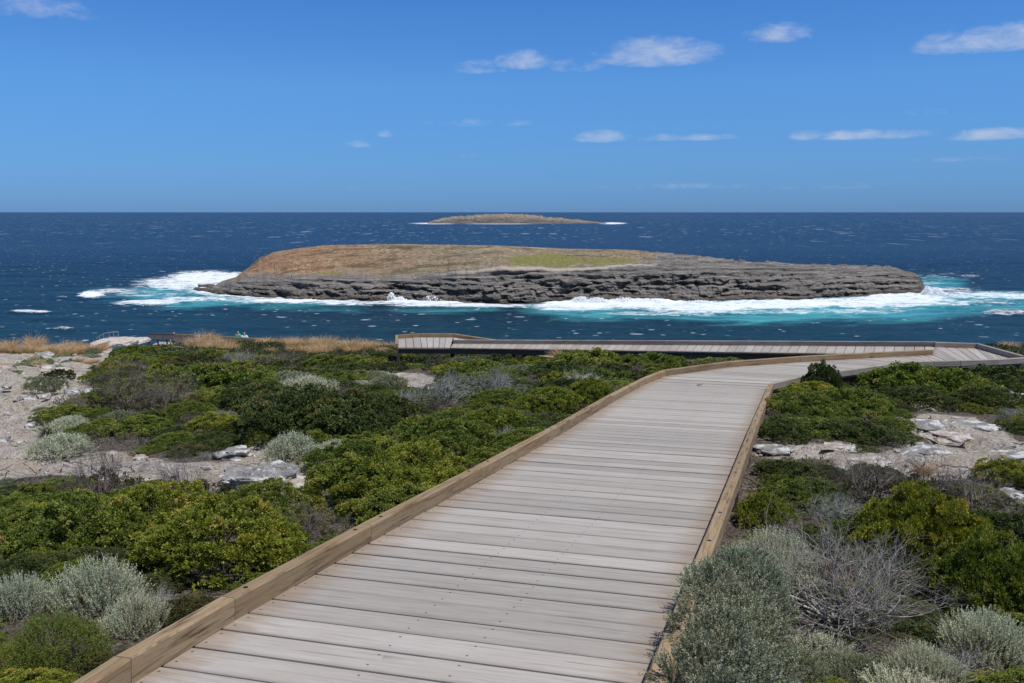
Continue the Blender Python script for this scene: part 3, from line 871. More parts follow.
# --- bearers, fascias and posts underneath
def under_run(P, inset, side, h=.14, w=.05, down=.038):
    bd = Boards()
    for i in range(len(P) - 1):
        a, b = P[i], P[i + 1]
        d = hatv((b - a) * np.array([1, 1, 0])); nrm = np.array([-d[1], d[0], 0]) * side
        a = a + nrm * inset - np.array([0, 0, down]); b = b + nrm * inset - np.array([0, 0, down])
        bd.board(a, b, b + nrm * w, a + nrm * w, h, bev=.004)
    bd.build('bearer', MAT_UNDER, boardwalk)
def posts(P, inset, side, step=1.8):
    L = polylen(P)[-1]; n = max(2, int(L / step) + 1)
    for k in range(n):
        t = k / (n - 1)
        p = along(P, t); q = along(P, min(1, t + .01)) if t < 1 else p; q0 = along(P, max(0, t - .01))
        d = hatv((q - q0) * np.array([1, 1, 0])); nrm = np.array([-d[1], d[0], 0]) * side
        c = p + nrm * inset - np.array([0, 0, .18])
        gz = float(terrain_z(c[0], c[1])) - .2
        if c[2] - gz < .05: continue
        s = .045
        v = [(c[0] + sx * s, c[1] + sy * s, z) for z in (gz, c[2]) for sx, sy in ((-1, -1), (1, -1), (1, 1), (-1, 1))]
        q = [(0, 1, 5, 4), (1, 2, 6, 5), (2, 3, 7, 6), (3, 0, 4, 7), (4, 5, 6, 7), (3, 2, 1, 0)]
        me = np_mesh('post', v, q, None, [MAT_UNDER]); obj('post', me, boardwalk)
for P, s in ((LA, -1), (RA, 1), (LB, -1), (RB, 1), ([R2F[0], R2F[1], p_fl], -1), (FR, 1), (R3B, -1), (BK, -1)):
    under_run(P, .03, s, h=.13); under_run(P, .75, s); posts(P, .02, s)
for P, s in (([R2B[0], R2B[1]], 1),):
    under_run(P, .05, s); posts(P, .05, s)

# ================================================================== VEGETATION BUILDING BLOCKS
def unit(v):
    return v / np.maximum(np.linalg.norm(v, axis=-1, keepdims=True), 1e-9)
def leaf_quads(P, D, L, Wd, rng, fold=.25):
    n = len(P)
    D = unit(D)
    r = rng.normal(size=(n, 3))
    S = unit(np.cross(D, r)); N = np.cross(D, S)
    L = np.broadcast_to(L, (n,))[:, None]; Wd = np.broadcast_to(Wd, (n,))[:, None]
    mid = P + D * L * .55 + N * Wd * fold
    V = np.stack([P, mid - S * Wd * .5, P + D * L, mid + S * Wd * .5], 1).reshape(-1, 3)
    Q = np.arange(4 * n).reshape(-1, 4)
    return V, Q
def dome_points(n, R, h, rng, nl=11, inner=.16):
    """points and normals over a lumpy low dome"""
    C = [(0, 0, h * .42, .62 * R)]
    for k in range(nl):
        a = k * 2.399 + rng.uniform(0, .7); d = R * rng.uniform(.32, .72)
        rr = R * rng.uniform(.26, .46)
        C.append((math.cos(a) * d, math.sin(a) * d, h * rng.uniform(.15, .62) * (1.1 - d / R * .5), rr))
    C = np.array(C); zs = h / (.62 * R + h * .42)
    out_p, out_n = [], []
    cnt = 0
    wgt = C[:, 3] ** 2; wgt /= wgt.sum()
    while cnt < n:
        m = n * 2
        k = rng.choice(len(C), m, p=wgt)
        d = unit(rng.normal(size=(m, 3))); d[:, 2] = np.where(d[:, 2] < -.25, -d[:, 2], d[:, 2])
        d = unit(d)
        p = C[k, :3] + d * C[k, 3:4] * rng.uniform(.93, 1.03, (m, 1))
        ok = np.ones(m, bool)
        for c in C:
            ok &= (np.linalg.norm(p - c[:3], axis=1) > c[3] * .90) | (rng.random(m) < .05)
        p = p * np.array([1, 1, 1]); ok &= p[:, 2] > -.02
        p = p[ok]; d = d[ok]
        out_p.append(p); out_n.append(d); cnt += len(p)
    P = np.concatenate(out_p)[:n]; Nn = np.concatenate(out_n)[:n]
    P[:, 2] *= zs
    P[:, 2] = np.maximum(P[:, 2], 0)
    ni = int(n * inner)
    P[:ni] *= rng.uniform(.6, .93, (ni, 1))
    return P, Nn
def tubes(segs, sides=3):
    """segs: list of (p0, p1, r0, r1)"""
    A = np.array([s[0] for s in segs]); B = np.array([s[1] for s in segs])
    r0 = np.array([s[2] for s in segs])[:, None]; r1 = np.array([s[3] for s in segs])[:, None]
    D = unit(B - A)
    ref = np.where(np.abs(D[:, 2:3]) > .9, np.array([[1., 0, 0]]), np.array([[0, 0, 1.]]))
    S = unit(np.cross(D, ref)); T = np.cross(D, S)
    V = []
    for k in range(sides):
        a = 2 * math.pi * k / sides
        o = S * math.cos(a) + T * math.sin(a)
        V += [A + o * r0, B + o * r1]
    V = np.stack(V, 1)
    n = len(segs); base = (np.arange(n) * 2 * sides)[:, None]
    Q = []
    for k in range(sides):
        k2 = (k + 1) % sides
        Q.append(np.concatenate([base + 2 * k, base + 2 * k2, base + 2 * k2 + 1, base + 2 * k + 1], 1))
    return V.reshape(-1, 3), np.stack(Q, 1).reshape(-1, 4)
def branch_segs(R, h, rng, mains=14, levels=4, r0=.012, wig=.28, up=.75, kids=(2, 3), shrink=.68, spread=.6):
    segs = []
    def grow(p, d, L, r, lv):
        n = 3
        for i in range(n):
            d2 = d + rng.normal(size=3) * wig * .5; d2[2] += .04; d2 = d2 / np.linalg.norm(d2)
            q = p + d2 * L / n
            if q[2] < .005: q[2] = .005
            segs.append((p, q, r, r * .86)); p, d, r = q, d2, r * .86
            if lv > 0 and i == n - 2 and rng.random() < .6:
                k = d + rng.normal(size=3) * spread; grow(p, k / np.linalg.norm(k), L * shrink * .85, r * .7, lv - 1)
        if lv > 0:
            for _ in range(rng.integers(kids[0], kids[1] + 1)):
                k = d + rng.normal(size=3) * spread; k[2] += .12
                grow(p, k / np.linalg.norm(k), L * shrink * rng.uniform(.8, 1.15), r * .74, lv - 1)
    tot = sum(shrink ** i for i in range(levels + 1))
    for m in range(mains):
        a = m * 2.399 + rng.uniform(-.3, .3); e = rng.uniform(.12, up)
        d = np.array([math.cos(a) * math.cos(e), math.sin(a) * math.cos(e), math.sin(e)])
        L = R / tot * rng.uniform(.85, 1.15) * (1.0 if e < .8 else h / R * 1.2)
        grow(np.array([rng.normal() * .03 * R, rng.normal() * .03 * R, 0.0]), d, L, r0 * rng.uniform(.7, 1.2), levels)
    return segs

def leaf_mat(name, cols, transl=.22, rough=.55, var=.25, spec=.3):
    m = M(name)
    t = m.attr('tint')
    c = m.ramp(t, cols)
    r = m.rnd()
    c = m.mix(1.0, c, m.ramp(r, [(0, (1 - var, 1 - var * .8, 1 - var)), (.5, (1.0, 1.0, .95)), (1, (1 + var * .9, 1 + var * .55, 1 + var * .1))]), 'MULTIPLY')
    # browner patches through a stand of plants, fixed in the ground
    pn = m.noise(m.pos(), .55, 3, .6)
    c = m.mix(m.ramp(pn, [(.5, 0.0), (.68, .32)]), c, m.mix(1.0, c, (1.35, .95, .8), 'MULTIPLY'))
    m.p(Base_Color=c, Roughness=rough)
    m.bsdf.inputs['Specular IOR Level'].default_value = spec
    tr = m.node('BsdfTranslucent', {'Color': m.mix(1.0, c, (1.5, 1.6, .7), 'MULTIPLY')})
    ms = m.node('MixShader', {0: transl})
    m.l.new(m.bsdf.outputs[0], ms.inputs[1]); m.l.new(tr.outputs[0], ms.inputs[2])
    m.l.new(ms.outputs[0], m.out.inputs[0])
    return m.m
LM = {
    'green': leaf_mat('green_foliage', [(0, (.055, .078, .014)), (.4, (.125, .172, .028)), (.75, (.22, .255, .05)), (.93, (.30, .27, .08)), (1, (.30, .20, .10))], .25),
    'bright': leaf_mat('yellow_green_foliage', [(0, (.07, .088, .013)), (.45, (.18, .215, .026)), (.8, (.30, .31, .05)), (1, (.40, .33, .09))], .25),
    'dark': leaf_mat('dark_green_foliage', [(0, (.030, .045, .014)), (.5, (.080, .112, .028)), (.85, (.14, .17, .05)), (1, (.20, .14, .06))], .18),
    'olive': leaf_mat('olive_foliage', [(0, (.035, .04, .014)), (.5, (.085, .095, .03)), (.85, (.15, .15, .06)), (1, (.22, .14, .06))], .2),
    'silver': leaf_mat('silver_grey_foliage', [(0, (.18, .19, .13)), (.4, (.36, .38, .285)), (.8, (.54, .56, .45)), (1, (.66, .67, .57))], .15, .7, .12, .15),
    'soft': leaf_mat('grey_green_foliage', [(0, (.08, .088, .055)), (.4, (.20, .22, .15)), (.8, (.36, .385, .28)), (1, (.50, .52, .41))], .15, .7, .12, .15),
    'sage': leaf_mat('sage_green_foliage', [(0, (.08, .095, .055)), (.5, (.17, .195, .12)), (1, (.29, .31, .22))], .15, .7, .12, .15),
    'pale': leaf_mat('pale_mat_foliage', [(0, (.16, .19, .12)), (.5, (.28, .33, .21)), (1, (.40, .43, .31))], .15, .7, .1, .15),
    'tan': leaf_mat('dry_grass_blades', [(0, (.20, .12, .065)), (.5, (.46, .31, .20)), (1, (.62, .48, .35))], .3, .6, .12, .2),
    'mauve': leaf_mat('mauve_dry_flowers', [(0, (.10, .05, .045)), (.6, (.20, .12, .11)), (1, (.30, .2, .18))], .15, .7, .1, .15),
    'scrub': leaf_mat('ground_scrub_leaves', [(0, (.045, .035, .02)), (.3, (.03, .045, .012)), (.65, (.06, .085, .02)), (.9, (.12, .13, .05)), (1, (.2, .19, .15))], .2),
}
def twig_mat(name, a, b):
    m = M(name)
    n = m.noise(m.coord('Object'), 22, 4, .6)
    m.p(Base_Color=m.mix(1.0, m.ramp(n, [(.35, a), (.65, b)]), m.ramp(m.rnd(), [(0, .8), (1, 1.15)]), 'MULTIPLY'), Roughness=.85)
    m.bsdf.inputs['Specular IOR Level'].default_value = .2
    return m.m
TW = {'grey': twig_mat('dead_grey_twigs', (.16, .145, .125), (.46, .42, .37)),
      'brown': twig_mat('brown_twigs', (.055, .04, .032), (.13, .10, .08)),
      'purple': twig_mat('purple_grey_twigs', (.11, .085, .08), (.25, .20, .185)),
      'pale': twig_mat('lichen_grey_twigs', (.20, .195, .18), (.42, .42, .39))}

def rosette_mesh(name, mat, R, h, N, nleaf, L, Wd, seed, spread=.85, lobes=11, per=14, cr=.085):
    """leaf rosettes gathered in small ball-like clumps with gaps between them"""
    rng = np.random.default_rng(seed)
    Nc = max(8, N // per)
    C, Cn = dome_points(Nc, R, h, rng, lobes, .2)
    disp = np.array([mn.noise(Vector(p * (4.2 / R) + np.array([seed, 0, 0]))) for p in C])
    C = C + Cn * (disp * .16 * R)[:, None]
    rad = cr * R * rng.uniform(.65, 1.25, Nc)
    up = unit(Cn * .6 + np.array([0, 0, .55]))
    d = unit(np.repeat(up, per, 0) + rng.normal(size=(Nc * per, 3)) * .75)
    P = np.repeat(C, per, 0) + d * np.repeat(rad, per)[:, None] * rng.uniform(.75, 1.05, (Nc * per, 1)) * np.array([1, 1, .85])
    P[:, 2] = np.maximum(P[:, 2], 0)
    n = len(P)
    Pr = np.repeat(P, nleaf, 0); Dr = np.repeat(d, nleaf, 0) + rng.normal(size=(n * nleaf, 3)) * spread * .7
    V, Q = leaf_quads(Pr + rng.normal(size=Pr.shape) * L * .2, Dr, L * rng.uniform(.7, 1.2, len(Pr)), Wd * rng.uniform(.8, 1.2, len(Pr)), rng)
    tc = np.clip(.45 + .5 * disp + rng.normal(size=Nc) * .17, 0, .97)
    tint = np.clip(np.repeat(tc, per * nleaf) + np.repeat(rng.normal(size=n) * .05, nleaf) + rng.normal(size=len(Pr)) * .08, 0, 1)
    return np_mesh(name, V, Q, None, [mat], fattr={'tint': tint})
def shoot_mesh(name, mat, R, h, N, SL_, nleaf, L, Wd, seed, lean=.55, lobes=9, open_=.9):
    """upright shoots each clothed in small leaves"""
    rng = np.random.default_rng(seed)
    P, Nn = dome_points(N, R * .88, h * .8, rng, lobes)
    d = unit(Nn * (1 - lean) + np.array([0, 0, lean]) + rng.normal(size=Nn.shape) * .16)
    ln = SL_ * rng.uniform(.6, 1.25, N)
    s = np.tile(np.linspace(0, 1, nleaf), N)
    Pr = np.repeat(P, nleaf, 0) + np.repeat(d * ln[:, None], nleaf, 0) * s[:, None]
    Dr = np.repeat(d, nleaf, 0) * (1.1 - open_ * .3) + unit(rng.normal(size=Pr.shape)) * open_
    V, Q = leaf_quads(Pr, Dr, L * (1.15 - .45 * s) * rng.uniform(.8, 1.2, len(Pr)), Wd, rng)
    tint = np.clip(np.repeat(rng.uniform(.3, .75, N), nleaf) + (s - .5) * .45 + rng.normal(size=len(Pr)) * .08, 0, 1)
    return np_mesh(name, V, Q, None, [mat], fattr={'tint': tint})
def twig_mesh(name, mat, R, h, seed, mains, levels, r0, **k):
    rng = np.random.default_rng(seed)
    segs = branch_segs(R, h, rng, mains, levels, r0, **k)
    V, Q = tubes(segs)
    return np_mesh(name, V, Q, None, [mat])
def grass_mesh(name, mat, n, Hh, R, seed, w=.006, droop=.35, lean=(0.12, 0)):
    rng = np.random.default_rng(seed)
    a = rng.uniform(0, 6.283, n); rr = R * np.sqrt(rng.random(n)) * .45
    B = np.stack([np.cos(a) * rr, np.sin(a) * rr, np.zeros(n)], 1)
    out = np.stack([np.cos(a) + lean[0] * 2, np.sin(a) + lean[1] * 2, np.zeros(n)], 1) + rng.normal(size=(n, 3)) * .35
    Hn = Hh * rng.uniform(.55, 1.1, n)
    S = unit(np.stack([-np.sin(a), np.cos(a), np.zeros(n)], 1) + rng.normal(size=(n, 3)) * .5)
    rows = []
    K = 4
    for k in range(K + 1):
        t = k / K
        p = B + out * (R * .55 * (t ** 1.6))[..., None] * (1 if True else 0) if False else B + out * (R * .6 * t ** 1.6)
        p = p + np.array([0, 0, 1]) * (Hn * (t - droop * t ** 3))[:, None]
        ww = w * (1 - .85 * t) if k < K else w * .1
        rows.append(np.stack([p - S * ww, p + S * ww], 1))
    V = np.stack(rows, 1).reshape(n, -1, 3)
    m = V.shape[1]
    Q = []
    for k in range(K):
        b = np.arange(n)[:, None] * m + 2 * k
        Q.append(np.concatenate([b, b + 1, b + 3, b + 2], 1))
    Q = np.stack(Q, 1).reshape(-1, 4)
    tint = np.repeat(rng.uniform(.2, 1, n), K)
    return np_mesh(name, V.reshape(-1, 3), Q, None, [mat], fattr={'tint': tint})

LIB = {}     # kind -> lod -> list of (R, foliage mesh, branches mesh)
def core(name, mat, R, h, seed, mains=10, levels=2, r0=.006):
    return twig_mesh(name, mat, R * .88, h * .8, seed, mains, levels, r0, up=1.2)
for kind, hr, tw in (('green', .78, 'brown'), ('bright', .75, 'brown'), ('dark', .70, 'brown'), ('olive', .62, 'brown')):
    sd = {'green': 10, 'bright': 20, 'dark': 30, 'olive': 40}[kind]
    lf = {'green': (.0175, .0075), 'bright': (.0165, .0075), 'dark': (.0165, .007), 'olive': (.013, .0075)}[kind]
    LIB[kind] = {
        0: [(.4, rosette_mesh('foliage', LM[kind], .4, .4 * hr, 5600, 8, lf[0], lf[1], sd + i), core('branches', TW[tw], .4, .4 * hr, sd + i)) for i in range(3)],
        1: [(.6, rosette_mesh('foliage', LM[kind], .6, .6 * hr, 4200, 7, lf[0] * 1.75, lf[1] * 1.9, sd + 3 + i, lobes=13), core('branches', TW[tw], .6, .6 * hr, sd + i)) for i in range(3)],
        2: [(.9, rosette_mesh('foliage', LM[kind], .9, .9 * hr * .85, 1900, 6, lf[0] * 3.8, lf[1] * 4.2, sd + 6 + i, lobes=16), None) for i in range(3)]}
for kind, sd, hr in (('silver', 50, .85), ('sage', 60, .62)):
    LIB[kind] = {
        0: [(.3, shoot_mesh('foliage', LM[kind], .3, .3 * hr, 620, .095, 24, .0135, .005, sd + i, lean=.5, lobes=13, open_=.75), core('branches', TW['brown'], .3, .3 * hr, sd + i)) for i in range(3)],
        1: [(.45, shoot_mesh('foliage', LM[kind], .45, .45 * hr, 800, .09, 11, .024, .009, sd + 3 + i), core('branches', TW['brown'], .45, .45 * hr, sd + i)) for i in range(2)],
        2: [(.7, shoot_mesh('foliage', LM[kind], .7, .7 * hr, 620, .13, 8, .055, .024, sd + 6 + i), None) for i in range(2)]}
LIB['feather'] = {0: [(.3, shoot_mesh('foliage', LM['green'], .3, .27, 900, .065, 15, .016, .0035, 71), core('branches', TW['brown'], .3, .25, 71))]}
LIB['feather'][1] = LIB['feather'][2] = LIB['feather'][0]
LIB['twig'] = {0: [(.35, twig_mesh('branches', TW['purple'], .37, .28, 80 + i, 20, 4, .0042, up=1.3), rosette_mesh('foliage', LM['olive'], .3, .14, 260, 5, .014, .007, 83 + i)) for i in range(2)],
               1: [(.5, twig_mesh('branches', TW['purple'], .52, .4, 84 + i, 24, 4, .0055, up=1.3), rosette_mesh('foliage', LM['olive'], .42, .2, 350, 6, .02, .011, 86 + i)) for i in range(2)],
               2: [(.8, twig_mesh('branches', TW['purple'], .85, .5, 87, 34, 3, .014, up=1.2, spread=.8), None)]}
LIB['lichen'] = {0: [(.35, twig_mesh('branches', TW['pale'], .37, .28, 90, 22, 4, .0045, up=1.3), None)],
                 1: [(.5, twig_mesh('branches', TW['pale'], .52, .4, 91, 28, 4, .008, up=1.3), rosette_mesh('foliage', LM['sage'], .45, .26, 500, 6, .022, .012, 92))],
                 2: [(.8, twig_mesh('branches', TW['pale'], .85, .5, 93, 34, 3, .016, up=1.2, spread=.8), rosette_mesh('foliage', LM['sage'], .7, .4, 500, 6, .05, .028, 94))]}
LIB['grass'] = {0: [(.3, grass_mesh('blades', LM['tan'], 420, .42, .3, 95, .0022), None)],
                1: [(.4, grass_mesh('blades', LM['tan'], 420, .5, .4, 96, .0045), None)],
                2: [(.6, grass_mesh('blades', LM['tan'], 520, .75, .6, 97 + i, .010), None) for i in range(3)]}
LIB['mat'] = {k: [(.5, rosette_mesh('foliage', LM['pale'], .5, .13, 1500, 7, .016 * (1 + k), .008 * (1 + k), 100 + k, lobes=8), None)] for k in range(3)}
KNAME = {'green': 'green_shrub', 'bright': 'yellow_green_shrub', 'dark': 'dark_green_shrub', 'olive': 'olive_shrub', 'silver': 'silver_shrub', 'sage': 'sage_shrub',
         'feather': 'feathery_shrub', 'twig': 'twiggy_shrub', 'lichen': 'lichened_shrub', 'grass': 'grass_tussock', 'mat': 'mat_plant'}
vr = random.Random(21)
PLACED = []      # (x, y, r)
def put(kind, P, r, label, group=None, parts=None, squash=1.0, rot=None, cat=None, sink=.02):
    D = P[1]
    lod = 0 if D < 6.2 else (1 if D < 15 else 2)
    if kind == 'mat' and lod == 2 and D < 22: lod = 1
    R0, fol, br = vr.choice(LIB[kind][lod])
    s = r / R0
    rot = vr.uniform(0, 6.28) if rot is None else rot
    sc = (s * vr.uniform(.92, 1.1), s * vr.uniform(.92, 1.1), s * squash)
    cat = cat or ('grass' if kind == 'grass' else 'mat plant' if kind == 'mat' else 'shrub')
    if parts is None: parts = D < 15
    loc = (P[0], P[1], P[2] - sink)
    if parts and br is not None:
        o = empty(KNAME[kind], loc, label, cat, group)
        obj(fol.name.split('.')[0], fol, o); obj(br.name.split('.')[0], br, o)
    else:
        o = obj(KNAME[kind], fol, None, loc, label, cat, group)
    o.rotation_euler = (0, 0, rot); o.scale = sc
    PLACED.append((P[0], P[1], r))
    return o

# deck footprint samples (plants keep clear of it)
def quad_samples(A, B, step=.22):
    out = []
    for i in range(len(A) - 1):
        n = int(np.linalg.norm(A[i + 1] - A[i]) / step) + 2
        for t in np.linspace(0, 1, n):
            a = A[i] + (A[i + 1] - A[i]) * t; b = B[i] + (B[i + 1] - B[i]) * t
            m = int(np.linalg.norm(b - a) / step) + 2
            for u in np.linspace(0, 1, m): out.append(a + (b - a) * u)
    return out
DS = np.array(quad_samples(SL, SR) + quad_samples(LB, RB) + quad_samples(BK, FR) + quad_samples([R2B[0], R2B[1]], [R2F[0], R2F[1]]) + quad_samples([p_fl, R2F[1]], [p_bl, p_b3]) + quad_samples(R3B, R3F))
def deck_dist(x, y):
    return np.sqrt(np.min((DS[:, 0] - x) ** 2 + (DS[:, 1] - y) ** 2))

HERO = [
 ('TALL', 640, 705, 50, .30, 'silver shrub cut off by the bottom edge beside the right beam'),
 # kind, cx, cy, rx, height/radius squash, label
 ('silver', 100, 600, 34, 1.15, 'big pale silver shrub beside the lower left edge beam'),
 ('silver', 133, 622, 24, 1.1, 'small rounded silver shrub touching the edge beam below the big one'),
 ('silver', 18, 606, 30, 1.0, 'silver shrub at the left picture edge beside the big silver shrub'),
 ('feather', 52, 648, 52, 1.2, 'feathery fresh green shrub in the bottom left corner'),
 ('feather', 10, 668, 40, 1.0, 'feathery green shrub cut off by the bottom left corner of the photo'),
 ('olive', 186, 612, 26, 1.1, 'small-leaved olive shrub between the silver shrub and the edge beam'),
 ('olive', 95, 668, 28, 1.0, 'small olive shrub under the silver shrubs at the end of the edge beam'),
 ('bright', 222, 545, 74, 1.05, 'large domed yellow-green cushion shrub left of the near edge beam'),
 ('bright', 150, 520, 55, 1.0, 'yellow-green cushion shrub behind the large domed one'),
 ('green', 265, 505, 42, .9, 'green cushion shrub in front of the lichened boulder'),
 ('green', 70, 530, 62, .9, 'mid green shrub above the silver shrubs at left'),
 ('green', 15, 535, 48, .9, 'mid green shrub at the left picture edge above the silver shrubs'),
 ('dark', 25, 570, 34, .9, 'dark shrub tucked behind the silver shrub at the left edge'),
 ('twig', 302, 532, 30, 1.1, 'dry purple-grey twiggy shrub between yellow-green cushions by the edge beam'),
 ('twig', 100, 486, 40, 1.2, 'dry twiggy shrub along the near edge of the bare limestone strip'),
 ('twig', 185, 490, 36, 1.1, 'dry twiggy shrub just below the bare limestone strip'),
 ('bright', 365, 488, 50, 1.0, 'yellow-green cushion shrub right of the lichened boulder'),
 ('bright', 415, 468, 42, .9, 'yellow-green cushion shrub against the edge beam beyond the boulder'),
 ('green', 350, 462, 36, .9, 'green shrub right behind the lichened boulder'),
 ('green', 440, 440, 48, .8, 'green shrub midway along the left edge beam'),
 ('silver', 292, 450, 30, 1.1, 'silver twiggy shrub growing behind the lichened boulder'),
 ('silver', 335, 448, 20, .9, 'small silver shrub right of the one behind the boulder'),
 ('silver', 60, 446, 31, .75, 'flat grey-green saltbush alone on the bare ground at left'),
 ('twig', 125, 398, 34, 1.0, 'purple twiggy shrub in the middle of the left heath'),
 ('twig', 175, 403, 30, .9, 'purple twiggy shrub just right of the other one in the left heath'),
 ('dark', 305, 416, 55, .95, 'large dark green shrub in the centre of the left heath'),
 ('dark', 365, 418, 50, .9, 'large dark green shrub closer to the boardwalk than the other one'),
 ('dark', 265, 400, 38, .8, 'dark green shrub at the left of the dark centre clump'),
 ('silver', 308, 388, 26, .9, 'silver shrub on top of the dark centre clump'),
 ('sage', 388, 383, 20, 1.0, 'round sage grey shrub beside the small bare rock patch'),
 ('lichen', 448, 392, 34, .9, 'lichen-grey twiggy shrub in the middle of the heath'),
 ('lichen', 495, 386, 32, .9, 'lichen-grey twiggy shrub nearer the edge beam'),
 ('lichen', 410, 400, 22, .8, 'small lichen-grey twiggy shrub nearest the dark clump'),
 ('bright', 592, 394, 27, 1.0, 'bright yellow-green shrub tight against the far part of the left edge beam'),
 ('bright', 550, 402, 32, .8, 'bright yellow-green shrub beside the edge beam below the far one'),
 ('bright', 495, 425, 36, .8, 'yellow-green shrub beside the middle of the left edge beam'),
 ('green', 640, 360, 34, .62, 'green shrub mound in front of the second ramp at left'),
 ('green', 684, 360, 30, .62, 'green shrub mound in the wedge between the ramps'),
 ('olive', 612, 372, 26, .8, 'olive shrub just before the bend of the edge beam'),
 ('grass', 566, 357, 15, 1.0, 'tan grass tussock in front of the second ramp'),
 ('grass', 575, 372, 10, 1.0, 'small tan grass tussock left of the olive shrub at the bend'),
 ('grass', 1012, 346, 9, .8, 'tan grass tussock behind the far right corner of the landing'),
 ('silver', 604, 384, 8, .9, 'tiny silver shrub beside the beam just before the bend'),
 # right side
 ('dark', 822, 383, 20, 1.75, 'dark shrub poking up against the outside corner of the landing beam'),
 ('green', 812, 409, 34, .8, 'green shrub below the corner where the right beam turns'),
 ('green', 848, 405, 36, .8, 'green shrub right of the one below the beam corner'),
 ('dark', 785, 430, 26, .8, 'dark green shrub beside the right edge beam above the bare rock'),
 ('dark', 862, 432, 36, .6, 'dark low green shrub between the two bare rock patches'),
 ('green', 905, 380, 40, .8, 'green shrub in front of the landing'),
 ('green', 950, 384, 40, .75, 'green shrub in front of the right half of the landing'),
 ('dark', 1000, 380, 40, .7, 'dark green shrub below the far right end of the landing'),
 ('dark', 985, 400, 34, .7, 'dark green shrub above the large bare rock at right'),
 ('dark', 920, 398, 34, .6, 'dark low shrub above the left end of the large bare rock'),
 ('bright', 760, 512, 27, 1.15, 'round yellow-green shrub beside the near right beam'),
 ('green', 805, 495, 33, .8, 'leafy green shrub right of the round yellow-green one'),
 ('dark', 790, 470, 30, .6, 'dark low shrub just below the bare rock by the right beam'),
 ('bright', 925, 540, 58, 1.6, 'tall yellow-green shrub behind the bare branched dead shrub'),
 ('bright', 992, 590, 56, 1.6, 'yellow-green shrub right of the dead shrub'),
 ('dark', 890, 565, 40, 1.0, 'dark green shrub right behind the dead shrub'),
 ('dark', 1015, 540, 44, 1.0, 'dark green shrub at the right picture edge'),
 ('bright', 1010, 473, 30, .8, 'yellow-green shrub below the large bare rock at the right edge'),
 ('twig', 870, 490, 44, .9, 'dry grey-purple twiggy shrub below the large bare rock'),
 ('twig', 925, 490, 44, .8, 'dry twiggy shrub behind the tall yellow-green shrub'),
 ('twig', 975, 500, 40, .8, 'dry twiggy shrub near the right edge below the bare rock'),
 ('lichen', 835, 512, 34, .9, 'lichen-grey twiggy shrub behind the dead shrub'),
 ('grass', 925, 468, 13, .7, 'small rusty brown grass tuft in a crack of the large bare rock'),
 ('TALL', 688, 604, 56, .25, 'large silver shrub leaning over the near right beam'),
 ('TALL', 664, 648, 56, .255, 'silver shrub in front of the large one at the bottom of the right beam'),
 ('silver', 775, 562, 30, 1.0, 'silver shrub behind the large one, below the round yellow-green shrub'),
 ('silver', 758, 580, 26, 1.0, 'silver shrub between the beam and the dead shrub'),
 ('silver', 985, 648, 34, 1.0, 'silver shrub in the bottom right corner'),
 ('silver', 925, 672, 30, .9, 'silver shrub at the bottom edge left of the corner one'),
 ('sage', 790, 668, 44, .7, 'sage grey shrub at the bottom edge under the dead shrub'),
 ('sage', 860, 672, 40, .7, 'sage grey shrub under the right half of the dead shrub'),
 ('dark', 760, 640, 30, .8, 'dark small shrub under the left branches of the dead shrub'),
]
TALL = [(.30, shoot_mesh('foliage', LM['soft'], .30, .80, 1150, .06, 20, .0125, .0052, 600 + i, lean=.3, lobes=22, open_=.8), core('branches', TW['brown'], .34, .7, 600 + i, 14, 3)) for i in range(2)]
PERP_R = np.array([-_h[1], _h[0], 0]); PERP_R = np.array([_h[0], _h[1], 0])
for kind, cx, cy, rx, sq, label in HERO:
    if kind == 'TALL':
        p = onA(cx, cy) + PERP_R * sq
        p[2] = float(terrain_z(p[0], p[1]))
        _, fo, br = TALL[0 if cy < 620 else 1]
        o = empty('silver_shrub', (p[0], p[1], p[2]), label, 'shrub'); obj('foliage', fo, o); obj('branches', br, o)
        o.rotation_euler = (0, 0, cy * .1); PLACED.append((p[0], p[1], .36))
        continue
    hr = {'green': .78, 'bright': .75, 'dark': .7, 'olive': .62, 'silver': .95, 'sage': .7, 'feather': .95, 'twig': .8, 'lichen': .8, 'grass': 1.1, 'mat': .26}[kind] * sq
    P = hit_terrain(cx, cy, 0, .45 * hr * rx)
    if P is None:
        print('MISS', label); continue
    r = 1.2 * rx * P[1] / FPX
    if kind == 'twig': r *= 1.25; sq *= 1.15
    if kind == 'silver' and cy > 540: r *= 1.22; sq *= 1.2
    if kind not in ('silver', 'grass') and deck_dist(P[0], P[1]) < (.95 if cx > 720 else .75) * r:
        # nudge away from the boards
        i = np.argmin((DS[:, 0] - P[0]) ** 2 + (DS[:, 1] - P[1]) ** 2)
        for _ in range(30):
            if deck_dist(P[0], P[1]) >= (.95 if cx > 720 else .75) * r: break
            P[0] += .05 * (1 if cx > 720 else -1)
            if cx > 770 and cy < 440: P[1] -= .05
        P[2] = float(terrain_z(P[0], P[1]))
    put(kind, P, r, label, squash=sq)

